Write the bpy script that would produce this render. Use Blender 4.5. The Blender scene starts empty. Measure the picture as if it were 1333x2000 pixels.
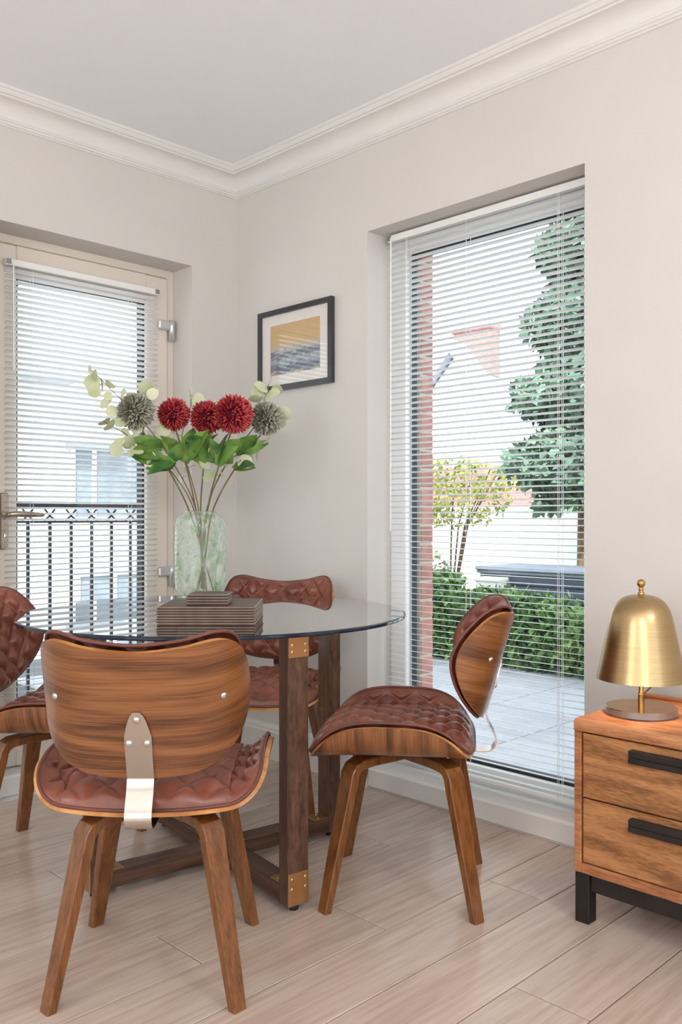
import bpy, math, random
from math import sin, cos, pi, sqrt, atan2, hypot, radians
from mathutils import Vector, Matrix

random.seed(7)
S = bpy.context.scene
COL = S.collection

# ------------------------------------------------------------------ camera
cam_d = bpy.data.cameras.new('camera')
cam = bpy.data.objects.new('camera', cam_d)
COL.objects.link(cam)
cam_d.sensor_fit = 'AUTO'
cam_d.sensor_width = 36.0
cam_d.lens = 36.0 * 1730 / 2000
cam_d.shift_y = 0.004
cam_d.clip_start = 0.05
cam.location = (-2.5193, -3.2157, 1.06)
cam.rotation_euler = (pi / 2, 0, radians(45.2145 - 90))
S.camera = cam

# ------------------------------------------------------------------ sky, sun, exposure
W = bpy.data.worlds.new('sky')
S.world = W
W.use_nodes = True
bg = W.node_tree.nodes['Background']
bg.inputs['Color'].default_value = (0.86, 0.93, 1.0, 1)
bg.inputs['Strength'].default_value = 2.9
sd = bpy.data.lights.new('sun', 'SUN')
sd.energy = 9.0
sd.angle = radians(2)
sd.color = (1.0, 0.96, 0.91)
sun = bpy.data.objects.new('sun', sd)
COL.objects.link(sun)
sun.rotation_euler = Vector((0.62, 0.42, -0.75)).to_track_quat('-Z', 'Y').to_euler()
S.view_settings.view_transform = 'Standard'
S.view_settings.look = 'None'
S.view_settings.exposure = 0.0
S.view_settings.gamma = 1.0
S.view_settings.use_curve_mapping = False
FILL_GLOBE = 46.0

# ------------------------------------------------------------------ materials
MATS = {}


def lin(r, g, b):
    f = lambda v: ((v / 255 + 0.055) / 1.055) ** 2.4 if v > 10 else v / 255 / 12.92
    return (f(r), f(g), f(b), 1)


def base_mat(name):
    m = bpy.data.materials.new(name)
    m.use_nodes = True
    nt = m.node_tree
    b = nt.nodes['Principled BSDF']
    MATS[name] = m
    return m, nt, b


def ramp(nt, stops):
    r = nt.nodes.new('ShaderNodeValToRGB')
    els = r.color_ramp.elements
    while len(els) < len(stops):
        els.new(0.5)
    for e, (p, c) in zip(els, stops):
        e.position = p
        e.color = c
    return r


def coords(nt, kind, scale=(1, 1, 1), rand=False):
    tc = nt.nodes.new('ShaderNodeTexCoord')
    mp = nt.nodes.new('ShaderNodeMapping')
    mp.inputs['Scale'].default_value = scale
    nt.links.new(tc.outputs[kind], mp.inputs['Vector'])
    if rand:
        oi = nt.nodes.new('ShaderNodeObjectInfo')
        mu = nt.nodes.new('ShaderNodeVectorMath')
        mu.operation = 'SCALE'
        cb = nt.nodes.new('ShaderNodeCombineXYZ')
        for i in range(3):
            nt.links.new(oi.outputs['Random'], cb.inputs[i])
        mu.inputs['Scale'].default_value = 37.0
        nt.links.new(cb.outputs[0], mu.inputs[0])
        nt.links.new(mu.outputs[0], mp.inputs['Location'])
    return mp


def noise(nt, vec, scale, detail=4, rough=0.55, dist=0.0):
    n = nt.nodes.new('ShaderNodeTexNoise')
    n.inputs['Scale'].default_value = scale
    n.inputs['Detail'].default_value = detail
    n.inputs['Roughness'].default_value = rough
    n.inputs['Distortion'].default_value = dist
    nt.links.new(vec.outputs[0], n.inputs['Vector'])
    return n


def bump(nt, b, src, strength, dist=0.002):
    bp = nt.nodes.new('ShaderNodeBump')
    bp.inputs['Strength'].default_value = strength
    bp.inputs['Distance'].default_value = dist
    nt.links.new(src, bp.inputs['Height'])
    nt.links.new(bp.outputs[0], b.inputs['Normal'])


def plain(name, c1, c2=None, scale=6, rough=0.6, metal=0.0, bmp=0.0, spec=None, stretch=(1, 1, 1), kind='Object',
          rand=False, lo=0.35, hi=0.65):
    m, nt, b = base_mat(name)
    c2 = c2 or tuple(min(1, v * 1.06) for v in c1[:3]) + (1,)
    n = noise(nt, coords(nt, kind, stretch, rand), scale)
    r = ramp(nt, [(lo, c1), (hi, c2)])
    nt.links.new(n.outputs['Fac'], r.inputs[0])
    nt.links.new(r.outputs[0], b.inputs['Base Color'])
    b.inputs['Roughness'].default_value = rough
    b.inputs['Metallic'].default_value = metal
    if spec is not None:
        b.inputs['Specular IOR Level'].default_value = spec
    if bmp:
        bump(nt, b, n.outputs['Fac'], bmp)
    return m


def wood(name, dark, mid, light, kind='Object', stretch=(1, 14, 14), scale=3.0, rough=0.35, rand=False, rings=0.5,
         coat=0.0):
    """long grain along the first axis"""
    m, nt, b = base_mat(name)
    mp = coords(nt, kind, stretch, rand)
    n1 = noise(nt, mp, scale, 4, 0.55, 0.12)
    mp2 = coords(nt, kind, (stretch[0] * 1.5, stretch[1] * 6, stretch[2] * 6), rand)
    n2 = noise(nt, mp2, scale * 1.4, 3, 0.6, 0.2)
    mp3 = coords(nt, kind, (stretch[0] * 0.5, stretch[1] * 0.28, stretch[2] * 0.28), rand)
    n3 = noise(nt, mp3, scale * 0.6, 1, 0.4, 0.25)
    wv = nt.nodes.new('ShaderNodeMath')
    wv.operation = 'MULTIPLY'
    wv.inputs[1].default_value = 46.0
    nt.links.new(n3.outputs['Fac'], wv.inputs[0])
    sn = nt.nodes.new('ShaderNodeMath')
    sn.operation = 'SINE'
    nt.links.new(wv.outputs[0], sn.inputs[0])
    mr = nt.nodes.new('ShaderNodeMath')
    mr.operation = 'MULTIPLY_ADD'
    mr.inputs[1].default_value = 0.13 * rings
    nt.links.new(sn.outputs[0], mr.inputs[0])
    mx = nt.nodes.new('ShaderNodeMath')
    mx.operation = 'MULTIPLY_ADD'
    mx.inputs[1].default_value = 0.55
    nt.links.new(n2.outputs['Fac'], mx.inputs[0])
    h = nt.nodes.new('ShaderNodeMath')
    h.operation = 'MULTIPLY'
    h.inputs[1].default_value = 0.40
    nt.links.new(n1.outputs['Fac'], h.inputs[0])
    nt.links.new(h.outputs[0], mr.inputs[2])
    nt.links.new(mr.outputs[0], mx.inputs[2])
    r = ramp(nt, [(0.35, dark), (0.47, mid), (0.60, light)])
    nt.links.new(mx.outputs[0], r.inputs[0])
    out = r.outputs[0]
    if rand:
        oi = nt.nodes.new('ShaderNodeObjectInfo')
        hs = nt.nodes.new('ShaderNodeHueSaturation')
        ma = nt.nodes.new('ShaderNodeMath')
        ma.operation = 'MULTIPLY_ADD'
        ma.inputs[1].default_value = 0.16
        ma.inputs[2].default_value = 0.92
        nt.links.new(oi.outputs['Random'], ma.inputs[0])
        nt.links.new(ma.outputs[0], hs.inputs['Value'])
        nt.links.new(out, hs.inputs['Color'])
        out = hs.outputs[0]
    nt.links.new(out, b.inputs['Base Color'])
    b.inputs['Roughness'].default_value = rough
    b.inputs['Coat Weight'].default_value = coat
    b.inputs['Coat Roughness'].default_value = 0.2
    bump(nt, b, n2.outputs['Fac'], 0.08, 0.001)
    return m


def thin_glass(name, tint, ior=1.5, rough=0.0, boost=1.0):
    m, nt, b = base_mat(name)
    nt.nodes.remove(b)
    out = nt.nodes['Material Output']
    tr = nt.nodes.new('ShaderNodeBsdfTransparent')
    tr.inputs[0].default_value = tint
    gl = nt.nodes.new('ShaderNodeBsdfGlossy')
    gl.inputs['Roughness'].default_value = rough
    fr = nt.nodes.new('ShaderNodeFresnel')
    fr.inputs['IOR'].default_value = ior
    mx = nt.nodes.new('ShaderNodeMixShader')
    mu = nt.nodes.new('ShaderNodeMath')
    mu.operation = 'MULTIPLY'
    mu.inputs[1].default_value = boost
    ge = nt.nodes.new('ShaderNodeNewGeometry')
    inv = nt.nodes.new('ShaderNodeMath')
    inv.operation = 'MULTIPLY_ADD'
    inv.inputs[1].default_value = -1.0
    inv.inputs[2].default_value = 1.0
    nt.links.new(ge.outputs['Backfacing'], inv.inputs[0])
    m2 = nt.nodes.new('ShaderNodeMath')
    m2.operation = 'MULTIPLY'
    m2.use_clamp = True
    nt.links.new(fr.outputs[0], mu.inputs[0])
    nt.links.new(mu.outputs[0], m2.inputs[0])
    nt.links.new(inv.outputs[0], m2.inputs[1])
    nt.links.new(m2.outputs[0], mx.inputs[0])
    nt.links.new(tr.outputs[0], mx.inputs[1])
    nt.links.new(gl.outputs[0], mx.inputs[2])
    nt.links.new(mx.outputs[0], out.inputs['Surface'])
    return m


def emit(name, c, s):
    m, nt, b = base_mat(name)
    b.inputs['Base Color'].default_value = c
    b.inputs['Emission Color'].default_value = c
    b.inputs['Emission Strength'].default_value = s
    return m


plain('wall_paint', lin(216, 212, 208), lin(219, 215, 211), 3, 0.85)
plain('ceiling_paint', lin(244, 245, 248), lin(246, 247, 250), 3, 0.9)
plain('trim_paint', lin(231, 229, 227), lin(234, 232, 230), 4, 0.5)
plain('door_cream', lin(228, 217, 205), lin(231, 221, 210), 4, 0.45)
plain('pvc_white', lin(240, 240, 238), None, 4, 0.35)
plain('gasket_black', lin(34, 36, 42), lin(44, 46, 52), 20, 0.6)
plain('slat_white', lin(240, 241, 242), lin(244, 245, 246), 8, 0.4)
plain('cord_white', lin(244, 244, 244), None, 30, 0.8)
plain('chrome', lin(196, 190, 182), lin(208, 202, 194), 5, 0.16, 1.0)
plain('satin_chrome', lin(205, 206, 208), lin(215, 216, 218), 8, 0.28, 0.7)
plain('steel_bolt', lin(205, 205, 205), lin(225, 225, 225), 30, 0.25, 1.0)
plain('satin_nickel', lin(170, 160, 148), lin(190, 180, 168), 10, 0.3, 1.0)
plain('grey_metal', lin(150, 150, 152), lin(165, 165, 166), 10, 0.4, 0.8)
wood('floor_oak', lin(182, 161, 147), lin(195, 176, 163), lin(206, 189, 177), 'Object', (0.8, 3.2, 3.2), 2.2, 0.22, True, 0.2)
plain('floor_under', lin(40, 34, 30), None, 4, 0.8)
wood('walnut', lin(82, 46, 23), lin(124, 76, 41), lin(148, 96, 56), 'UV', (0.8, 13, 1), 3.4, 0.28, False, 0.55, 0.3)
wood('walnut_leg', lin(92, 53, 24), lin(120, 73, 35), lin(138, 86, 44), 'Object', (14, 14, 0.7), 4.0, 0.3, False, 0.3, 0.3)
wood('ply_edge', lin(170, 110, 58), lin(196, 136, 78), lin(214, 158, 100), 'UV', (2, 2, 2), 4, 0.4)
wood('table_wood', lin(54, 34, 26), lin(86, 58, 44), lin(108, 78, 62), 'Object', (12, 12, 0.8), 3.5, 0.38, False, 0.3)
wood('table_beam', lin(54, 34, 26), lin(86, 58, 44), lin(108, 78, 62), 'Object', (0.8, 12, 12), 3.5, 0.38, False, 0.3)
plain('leather', lin(112, 60, 46), lin(144, 84, 66), 9, 0.30, 0, 0.12)
plain('leather_piping', lin(92, 50, 42), lin(112, 62, 54), 12, 0.4)
plain('brass_plate', lin(178, 132, 88), lin(192, 146, 100), 10, 0.4, 0.85)
plain('brass_screw', lin(220, 186, 130), lin(235, 205, 150), 20, 0.25, 1.0)
plain('black_rubber', lin(22, 22, 22), lin(32, 32, 32), 10, 0.7)
wood('cabinet_wood', lin(122, 80, 47), lin(156, 105, 64), lin(180, 127, 81), 'Object', (10, 1.3, 10), 3.2, 0.42, True, 0.6)
wood('cabinet_case', lin(136, 84, 50), lin(172, 112, 72), lin(192, 134, 90), 'Object', (9, 0.9, 9), 3.0, 0.42, False, 0.4)
plain('black_steel', lin(38, 33, 31), lin(50, 44, 41), 12, 0.45, 0.4)
plain('black_gap', lin(24, 20, 18), None, 12, 0.8)
plain('lamp_cord', lin(60, 42, 28), lin(72, 50, 34), 20, 0.6)
plain('picture_black', lin(52, 53, 58), lin(62, 63, 68), 8, 0.3)
plain('mount_board', lin(236, 231, 226), None, 8, 0.9)
plain('mat_brown', lin(78, 62, 54), lin(94, 76, 68), 25, 0.4, 0, 0.15)
plain('mat_edge', lin(168, 146, 130), lin(184, 164, 148), 25, 0.5)
plain('stem_green', lin(110, 118, 48), lin(104, 76, 52), 9, 0.6)
plain('stem_brown', lin(96, 62, 48), lin(120, 104, 52), 9, 0.6)
plain('leaf_green', lin(48, 98, 48), lin(128, 164, 76), 14, 0.45, rand=True)
plain('eucalyptus', lin(196, 204, 160), lin(222, 226, 196), 14, 0.6, rand=True)
plain('iron_black', lin(44, 48, 58), lin(54, 58, 68), 9, 0.6)
plain('render_white', lin(238, 238, 238), lin(246, 246, 246), 2, 0.9)
plain('slate', lin(168, 178, 194), lin(186, 194, 208), 5, 0.7)
plain('window_blue', lin(120, 134, 150), lin(150, 162, 174), 2, 0.15)
plain('house_trim', lin(178, 186, 194), None, 2, 0.6)
plain('brick_red', lin(164, 112, 102), lin(190, 140, 128), 7, 0.9, 0, 0.3, rand=True)
plain('mortar', lin(190, 180, 170), None, 9, 0.95)
plain('paver', lin(146, 150, 158), lin(164, 168, 175), 3, 0.85, 0, 0.1, rand=True)
plain('paver_joint', lin(90, 94, 100), None, 5, 0.95)
plain('lawn', lin(96, 120, 72), lin(122, 142, 92), 9, 0.95)
plain('earth', lin(196, 194, 190), lin(206, 204, 200), 2, 0.95)
plain('hedge_green', lin(44, 84, 46), lin(124, 160, 92), 5, 0.6)
plain('conifer_green', lin(60, 92, 78), lin(116, 148, 122), 3, 0.7)
plain('shrub_yellow', lin(130, 150, 70), lin(206, 196, 110), 4, 0.6)
plain('shrub_light', lin(118, 140, 100), lin(178, 190, 150), 4, 0.6)
plain('bark', lin(92, 72, 56), lin(122, 98, 78), 8, 0.9)
plain('bench_grey', lin(70, 82, 104), lin(84, 96, 118), 3, 0.6)
plain('bench_lid', lin(132, 142, 160), lin(146, 156, 172), 3, 0.5)
thin_glass('pane_glass', (0.97, 0.985, 0.98, 1), 1.45, 0, 0.8)
thin_glass('picture_glass', (0.99, 0.99, 0.99, 1), 1.5, 0.0, 1.6)
thin_glass('table_glass', (0.95, 0.985, 0.97, 1), 1.5, 0.0, 1.9)


def m_rim():
    m, nt, b = base_mat('glass_rim')
    n = noise(nt, coords(nt, 'Object'), 14)
    r = ramp(nt, [(0.35, lin(14, 22, 40)), (0.65, lin(34, 52, 66))])
    nt.links.new(n.outputs['Fac'], r.inputs[0])
    nt.links.new(r.outputs[0], b.inputs['Base Color'])
    b.inputs['Roughness'].default_value = 0.05
    b.inputs['Specular IOR Level'].default_value = 0.35


m_rim()


def m_brass():
    m, nt, b = base_mat('brushed_brass')
    mp = coords(nt, 'Object', (1, 1, 220))
    n = noise(nt, mp, 4, 3)
    r = ramp(nt, [(0.3, lin(168, 142, 102)), (0.7, lin(184, 158, 118))])
    nt.links.new(n.outputs['Fac'], r.inputs[0])
    nt.links.new(r.outputs[0], b.inputs['Base Color'])
    b.inputs['Metallic'].default_value = 1
    b.inputs['Roughness'].default_value = 0.27
    b.inputs['Anisotropic'].default_value = 0.6
    tg = nt.nodes.new('ShaderNodeTangent')
    tg.direction_type = 'RADIAL'
    tg.axis = 'Z'
    nt.links.new(tg.outputs[0], b.inputs['Tangent'])
    bump(nt, b, n.outputs['Fac'], 0.05, 0.0005)


m_brass()
plain('brass_polished', lin(176, 138, 84), lin(194, 156, 100), 20, 0.2, 1.0)


def m_vase():
    m, nt, b = base_mat('fleck_glass')
    nt.nodes.remove(b)
    out = nt.nodes['Material Output']
    mp = coords(nt, 'Object', (1, 1, 0.6))
    n1 = noise(nt, mp, 17, 3, 0.55, 1.4)
    mp2 = coords(nt, 'Object', (1.3, 1.3, 0.7))
    n2 = noise(nt, mp2, 30, 2, 0.5, 0.8)
    tr = nt.nodes.new('ShaderNodeBsdfTransparent')
    tr.inputs[0].default_value = (0.93, 0.985, 0.94, 1)
    gl = nt.nodes.new('ShaderNodeBsdfGlossy')
    gl.inputs['Roughness'].default_value = 0.03
    lw = nt.nodes.new('ShaderNodeFresnel')
    lw.inputs['IOR'].default_value = 1.5
    glass = nt.nodes.new('ShaderNodeMixShader')
    ge = nt.nodes.new('ShaderNodeNewGeometry')
    bf = nt.nodes.new('ShaderNodeMath')
    bf.operation = 'MULTIPLY_ADD'
    bf.inputs[1].default_value = -1.0
    bf.inputs[2].default_value = 1.0
    nt.links.new(ge.outputs['Backfacing'], bf.inputs[0])
    ff = nt.nodes.new('ShaderNodeMath')
    ff.operation = 'MULTIPLY'
    nt.links.new(lw.outputs[0], ff.inputs[0])
    nt.links.new(bf.outputs[0], ff.inputs[1])
    nt.links.new(ff.outputs[0], glass.inputs[0])
    nt.links.new(tr.outputs[0], glass.inputs[1])
    nt.links.new(gl.outputs[0], glass.inputs[2])
    # white and green frit inside the glass
    rc = ramp(nt, [(0.53, lin(247, 250, 244)), (0.60, lin(190, 230, 184)), (0.74, lin(84, 166, 100))])
    nt.links.new(n2.outputs['Fac'], rc.inputs[0])
    df = nt.nodes.new('ShaderNodeBsdfDiffuse')
    tl = nt.nodes.new('ShaderNodeBsdfTranslucent')
    nt.links.new(rc.outputs[0], df.inputs[0])
    nt.links.new(rc.outputs[0], tl.inputs[0])
    fr = nt.nodes.new('ShaderNodeMixShader')
    fr.inputs[0].default_value = 0.5
    nt.links.new(df.outputs[0], fr.inputs[1])
    nt.links.new(tl.outputs[0], fr.inputs[2])
    rm = ramp(nt, [(0.40, (0.10, 0.10, 0.10, 1)), (0.62, (0.42, 0.42, 0.42, 1))])
    nt.links.new(n1.outputs['Fac'], rm.inputs[0])
    rg = ramp(nt, [(0.57, (0, 0, 0, 1)), (0.66, (0.6, 0.6, 0.6, 1))])
    nt.links.new(n2.outputs['Fac'], rg.inputs[0])
    mxv = nt.nodes.new('ShaderNodeMath')
    mxv.operation = 'MAXIMUM'
    nt.links.new(rm.outputs[0], mxv.inputs[0])
    nt.links.new(rg.outputs[0], mxv.inputs[1])
    mx = nt.nodes.new('ShaderNodeMixShader')
    nt.links.new(mxv.outputs[0], mx.inputs[0])
    nt.links.new(glass.outputs[0], mx.inputs[1])
    nt.links.new(fr.outputs[0], mx.inputs[2])
    nt.links.new(mx.outputs[0], out.inputs['Surface'])


m_vase()


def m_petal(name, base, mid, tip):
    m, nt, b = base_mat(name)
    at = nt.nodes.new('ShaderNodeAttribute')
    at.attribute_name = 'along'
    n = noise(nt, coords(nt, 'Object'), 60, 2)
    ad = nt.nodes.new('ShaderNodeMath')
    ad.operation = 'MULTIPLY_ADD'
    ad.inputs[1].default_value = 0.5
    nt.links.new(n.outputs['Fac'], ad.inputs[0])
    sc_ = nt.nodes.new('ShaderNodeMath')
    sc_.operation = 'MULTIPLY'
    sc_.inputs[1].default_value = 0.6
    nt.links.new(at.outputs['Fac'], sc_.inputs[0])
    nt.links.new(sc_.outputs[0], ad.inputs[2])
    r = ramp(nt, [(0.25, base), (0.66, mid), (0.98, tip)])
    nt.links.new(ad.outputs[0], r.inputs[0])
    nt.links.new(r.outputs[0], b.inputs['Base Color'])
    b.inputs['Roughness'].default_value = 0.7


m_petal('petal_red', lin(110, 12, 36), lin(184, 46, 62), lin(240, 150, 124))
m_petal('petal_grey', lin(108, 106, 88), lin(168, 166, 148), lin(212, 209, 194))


def m_print():
    m, nt, b = base_mat('print_abstract')
    tc = nt.nodes.new('ShaderNodeTexCoord')
    sp = nt.nodes.new('ShaderNodeSeparateXYZ')
    nt.links.new(tc.outputs['Generated'], sp.inputs[0])
    n = noise(nt, coords(nt, 'Generated', (1, 2.0, 5)), 3.0, 4, 0.6, 1.0)
    ad = nt.nodes.new('ShaderNodeMath')
    ad.operation = 'MULTIPLY_ADD'
    ad.inputs[1].default_value = 0.45
    nt.links.new(n.outputs['Fac'], ad.inputs[0])
    nt.links.new(sp.outputs['Z'], ad.inputs[2])
    r = ramp(nt, [(0.22, lin(214, 204, 178)), (0.36, lin(88, 100, 130)), (0.5, lin(178, 186, 190)),
                  (0.62, lin(96, 106, 128)), (0.72, lin(192, 190, 180)), (0.86, lin(214, 182, 132))])
    nt.links.new(ad.outputs[0], r.inputs[0])
    nt.links.new(r.outputs[0], b.inputs['Base Color'])
    b.inputs['Roughness'].default_value = 0.8


m_print()


def m_bricks():
    m, nt, b = base_mat('brick_far')
    mp = coords(nt, 'Object', (1, 1, 1))
    sp = nt.nodes.new('ShaderNodeSeparateXYZ')
    cb = nt.nodes.new('ShaderNodeCombineXYZ')
    nt.links.new(mp.outputs[0], sp.inputs[0])
    ad = nt.nodes.new('ShaderNodeMath')
    nt.links.new(sp.outputs['X'], ad.inputs[0])
    nt.links.new(sp.outputs['Y'], ad.inputs[1])
    nt.links.new(ad.outputs[0], cb.inputs[0])
    nt.links.new(sp.outputs['Z'], cb.inputs[1])
    br = nt.nodes.new('ShaderNodeTexBrick')
    br.inputs['Scale'].default_value = 4.4
    br.inputs['Color1'].default_value = lin(178, 128, 122)
    br.inputs['Color2'].default_value = lin(164, 116, 110)
    br.inputs['Mortar'].default_value = lin(190, 160, 152)
    br.inputs['Mortar Size'].default_value = 0.012
    nt.links.new(cb.outputs[0], br.inputs['Vector'])
    nt.links.new(br.outputs['Color'], b.inputs['Base Color'])
    b.inputs['Roughness'].default_value = 0.9


m_bricks()
emit('fill_glow', (1.0, 0.965, 0.925, 1), FILL_GLOBE)
emit('bulb_glow', (1.0, 0.72, 0.42, 1), 12.0)

# ------------------------------------------------------------------ helpers


def tag(o, label=None, cat=None, group=None, kind=None):
    if label:
        o['label'] = label
    if cat:
        o['category'] = cat
    if group:
        o['group'] = group
    if kind:
        o['kind'] = kind
    return o


def empty(name, loc=(0, 0, 0), rz=0.0, label=None, cat=None, group=None, kind=None):
    o = bpy.data.objects.new(name, None)
    o.empty_display_size = 0.05
    COL.objects.link(o)
    o.location = loc
    o.rotation_euler = (0, 0, rz)
    return tag(o, label, cat, group, kind)


class MB:
    """collects vertices and faces, then becomes one mesh object"""

    def __init__(self):
        self.v, self.f, self.m, self.uv = [], [], [], {}

    def add(self, vs, fs, mi=0):
        b = len(self.v)
        self.v += [tuple(p) for p in vs]
        self.f += [tuple(i + b for i in f) for f in fs]
        self.m += [mi] * len(fs)
        return b

    def box(self, x0, x1, y0, y1, z0, z1, mi=0, bev=0.0):
        if x0 > x1: x0, x1 = x1, x0
        if y0 > y1: y0, y1 = y1, y0
        if z0 > z1: z0, z1 = z1, z0
        if bev <= 0:
            vs = [(x, y, z) for z in (z0, z1) for y in (y0, y1) for x in (x0, x1)]
            fs = [(0, 2, 3, 1), (4, 5, 7, 6), (0, 1, 5, 4), (2, 6, 7, 3), (0, 4, 6, 2), (1, 3, 7, 5)]
            self.add(vs, fs, mi)
            return self
        b = min(bev, (x1 - x0) * .45, (y1 - y0) * .45, (z1 - z0) * .45)
        vs, idx = [], {}
        X, Y, Z = (x0, x1), (y0, y1), (z0, z1)
        for i in (0, 1):
            for j in (0, 1):
                for k in (0, 1):
                    sx, sy, sz = (b, -b)[i], (b, -b)[j], (b, -b)[k]
                    idx[i, j, k, 0] = len(vs); vs.append((X[i], Y[j] + sy, Z[k] + sz))
                    idx[i, j, k, 1] = len(vs); vs.append((X[i] + sx, Y[j], Z[k] + sz))
                    idx[i, j, k, 2] = len(vs); vs.append((X[i] + sx, Y[j] + sy, Z[k]))
        fs = []
        q = [(0, 0), (1, 0), (1, 1), (0, 1)]
        for i in (0, 1):
            f = [idx[i, j, k, 0] for j, k in q]; fs.append(f if i else f[::-1])
            f = [idx[k, i, j, 1] for j, k in q]; fs.append(f if i else f[::-1])
            f = [idx[j, k, i, 2] for j, k in q]; fs.append(f if i else f[::-1])
        for i in (0, 1):
            for j in (0, 1):
                f = [idx[i, j, 0, 0], idx[i, j, 1, 0], idx[i, j, 1, 1], idx[i, j, 0, 1]]
                fs.append(f if (i != j) else f[::-1])
                f = [idx[i, 0, j, 0], idx[i, 1, j, 0], idx[i, 1, j, 2], idx[i, 0, j, 2]]
                fs.append(f if (i == j) else f[::-1])
                f = [idx[0, i, j, 1], idx[1, i, j, 1], idx[1, i, j, 2], idx[0, i, j, 2]]
                fs.append(f if (i != j) else f[::-1])
        for i in (0, 1):
            for j in (0, 1):
                for k in (0, 1):
                    f = [idx[i, j, k, 0], idx[i, j, k, 1], idx[i, j, k, 2]]
                    fs.append(f if (i + j + k) % 2 == 1 else f[::-1])
        self.add(vs, fs, mi)
        return self

    def lathe(self, prof, n=32, mi=0, center=(0, 0, 0), cap=False):
        cx, cy, cz = center
        vs = [(cx + r * cos(2 * pi * k / n), cy + r * sin(2 * pi * k / n), cz + z) for r, z in prof for k in range(n)]
        fs = []
        for i in range(len(prof) - 1):
            for k in range(n):
                a, b2 = i * n + k, i * n + (k + 1) % n
                fs.append((a, b2, b2 + n, a + n))
        if cap:
            fs.append(tuple(range(n))[::-1])
            fs.append(tuple((len(prof) - 1) * n + k for k in range(n)))
        self.add(vs, fs, mi)
        return self

    def tube(self, pts, rad, n=8, mi=0):
        pts = [Vector(p) for p in pts]
        rads = rad if isinstance(rad, (list, tuple)) else [rad] * len(pts)
        vs, fs = [], []
        up = Vector((0, 0, 1))
        prev = None
        for i, p in enumerate(pts):
            t = (pts[min(i + 1, len(pts) - 1)] - pts[max(i - 1, 0)]).normalized()
            if prev is None:
                a = t.cross(up)
                if a.length < 1e-3:
                    a = t.cross(Vector((1, 0, 0)))
                a.normalize()
            else:
                a = (prev - t * prev.dot(t)).normalized()
            prev = a
            b = t.cross(a)
            for k in range(n):
                an = 2 * pi * k / n
                vs.append(p + (a * cos(an) + b * sin(an)) * rads[i])
        for i in range(len(pts) - 1):
            for k in range(n):
                a, c = i * n + k, i * n + (k + 1) % n
                fs.append((a, a + n, c + n, c))
        fs.append(tuple(range(n)))
        fs.append(tuple((len(pts) - 1) * n + k for k in range(n))[::-1])
        self.add(vs, fs, mi)
        return self

    def prism(self, poly, axis, a, b, mi=0):
        """poly: 2-D points; axis 0/1/2 is the extrusion axis"""
        def mk(p, t):
            return {0: (t, p[0], p[1]), 1: (p[0], t, p[1]), 2: (p[0], p[1], t)}[axis]
        n = len(poly)
        vs = [mk(p, a) for p in poly] + [mk(p, b) for p in poly]
        fs = [tuple(range(n)), tuple(range(2 * n - 1, n - 1, -1))]
        for i in range(n):
            j = (i + 1) % n
            fs.append((i, i + n, j + n, j))
        self.add(vs, fs, mi)
        return self

    def mesh(self, name, mats, smooth=False, uv=None, fix=True):
        me = bpy.data.meshes.new(name)
        me.from_pydata(self.v, [], self.f)
        for mt in ([mats] if isinstance(mats, str) else mats):
            me.materials.append(MATS[mt])
        me.polygons.foreach_set('material_index', self.m)
        if smooth:
            me.polygons.foreach_set('use_smooth', [True] * len(self.f))
        if uv is not None:
            l = me.uv_layers.new(name='UVMap')
            for lp in me.loops:
                l.data[lp.index].uv = uv[lp.vertex_index]
        if fix:
            import bmesh
            bm = bmesh.new()
            bm.from_mesh(me)
            bmesh.ops.recalc_face_normals(bm, faces=bm.faces)
            bm.to_mesh(me)
            bm.free()
        me.update()
        return me

    def build(self, name, mats, parent=None, smooth=False, loc=(0, 0, 0), rz=0.0, uv=None, auto=None, fix=True):
        return put(name, self.mesh(name, mats, smooth, uv, fix), parent, loc, rz, auto)


def put(name, me, parent=None, loc=(0, 0, 0), rz=0.0, auto=None):
    o = bpy.data.objects.new(name, me)
    COL.objects.link(o)
    o.location = loc
    o.rotation_euler = (0, 0, rz)
    if parent is not None:
        o.parent = parent
    if auto is not None:
        sharp_by_angle(me, auto)
    return o


def sharp_by_angle(me, deg):
    import bmesh
    bm = bmesh.new()
    bm.from_mesh(me)
    lim = radians(deg)
    for e in bm.edges:
        if len(e.link_faces) == 2:
            e.smooth = e.calc_face_angle(0) < lim
    for f in bm.faces:
        f.smooth = True
    bm.to_mesh(me)
    bm.free()


def copy_tree(o, parent=None):
    c = o.copy()
    COL.objects.link(c)
    c.parent = parent
    for ch in list(o.children):
        copy_tree(ch, c)
    return c


def catmull(pts, sub=6, closed=False):
    P = [Vector(p) for p in pts]
    n = len(P)
    out = []
    rng = n if closed else n - 1
    for i in range(rng):
        if closed:
            p0, p1, p2, p3 = P[(i - 1) % n], P[i], P[(i + 1) % n], P[(i + 2) % n]
        else:
            p0, p1, p2, p3 = P[max(i - 1, 0)], P[i], P[i + 1], P[min(i + 2, n - 1)]
        for k in range(sub):
            t = k / sub
            out.append(0.5 * ((2 * p1) + (p2 - p0) * t + (2 * p0 - 5 * p1 + 4 * p2 - p3) * t * t
                              + (3 * p1 - p0 - 3 * p2 + p3) * t ** 3))
    if not closed:
        out.append(P[-1])
    return out


# ================================================================== THE ROOM
CEIL = 2.615
RX0, RY0 = -5.6, -6.2          # far ends of the room behind the camera
WT = 0.33                      # wall thickness
WY0, WY1, WZ = -1.772, -0.824, 2.176   # window opening in the right wall (x = 0)
DX0, DX1, DZ = -1.135, -0.249, 2.157   # door opening in the left wall (y = 0)

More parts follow.
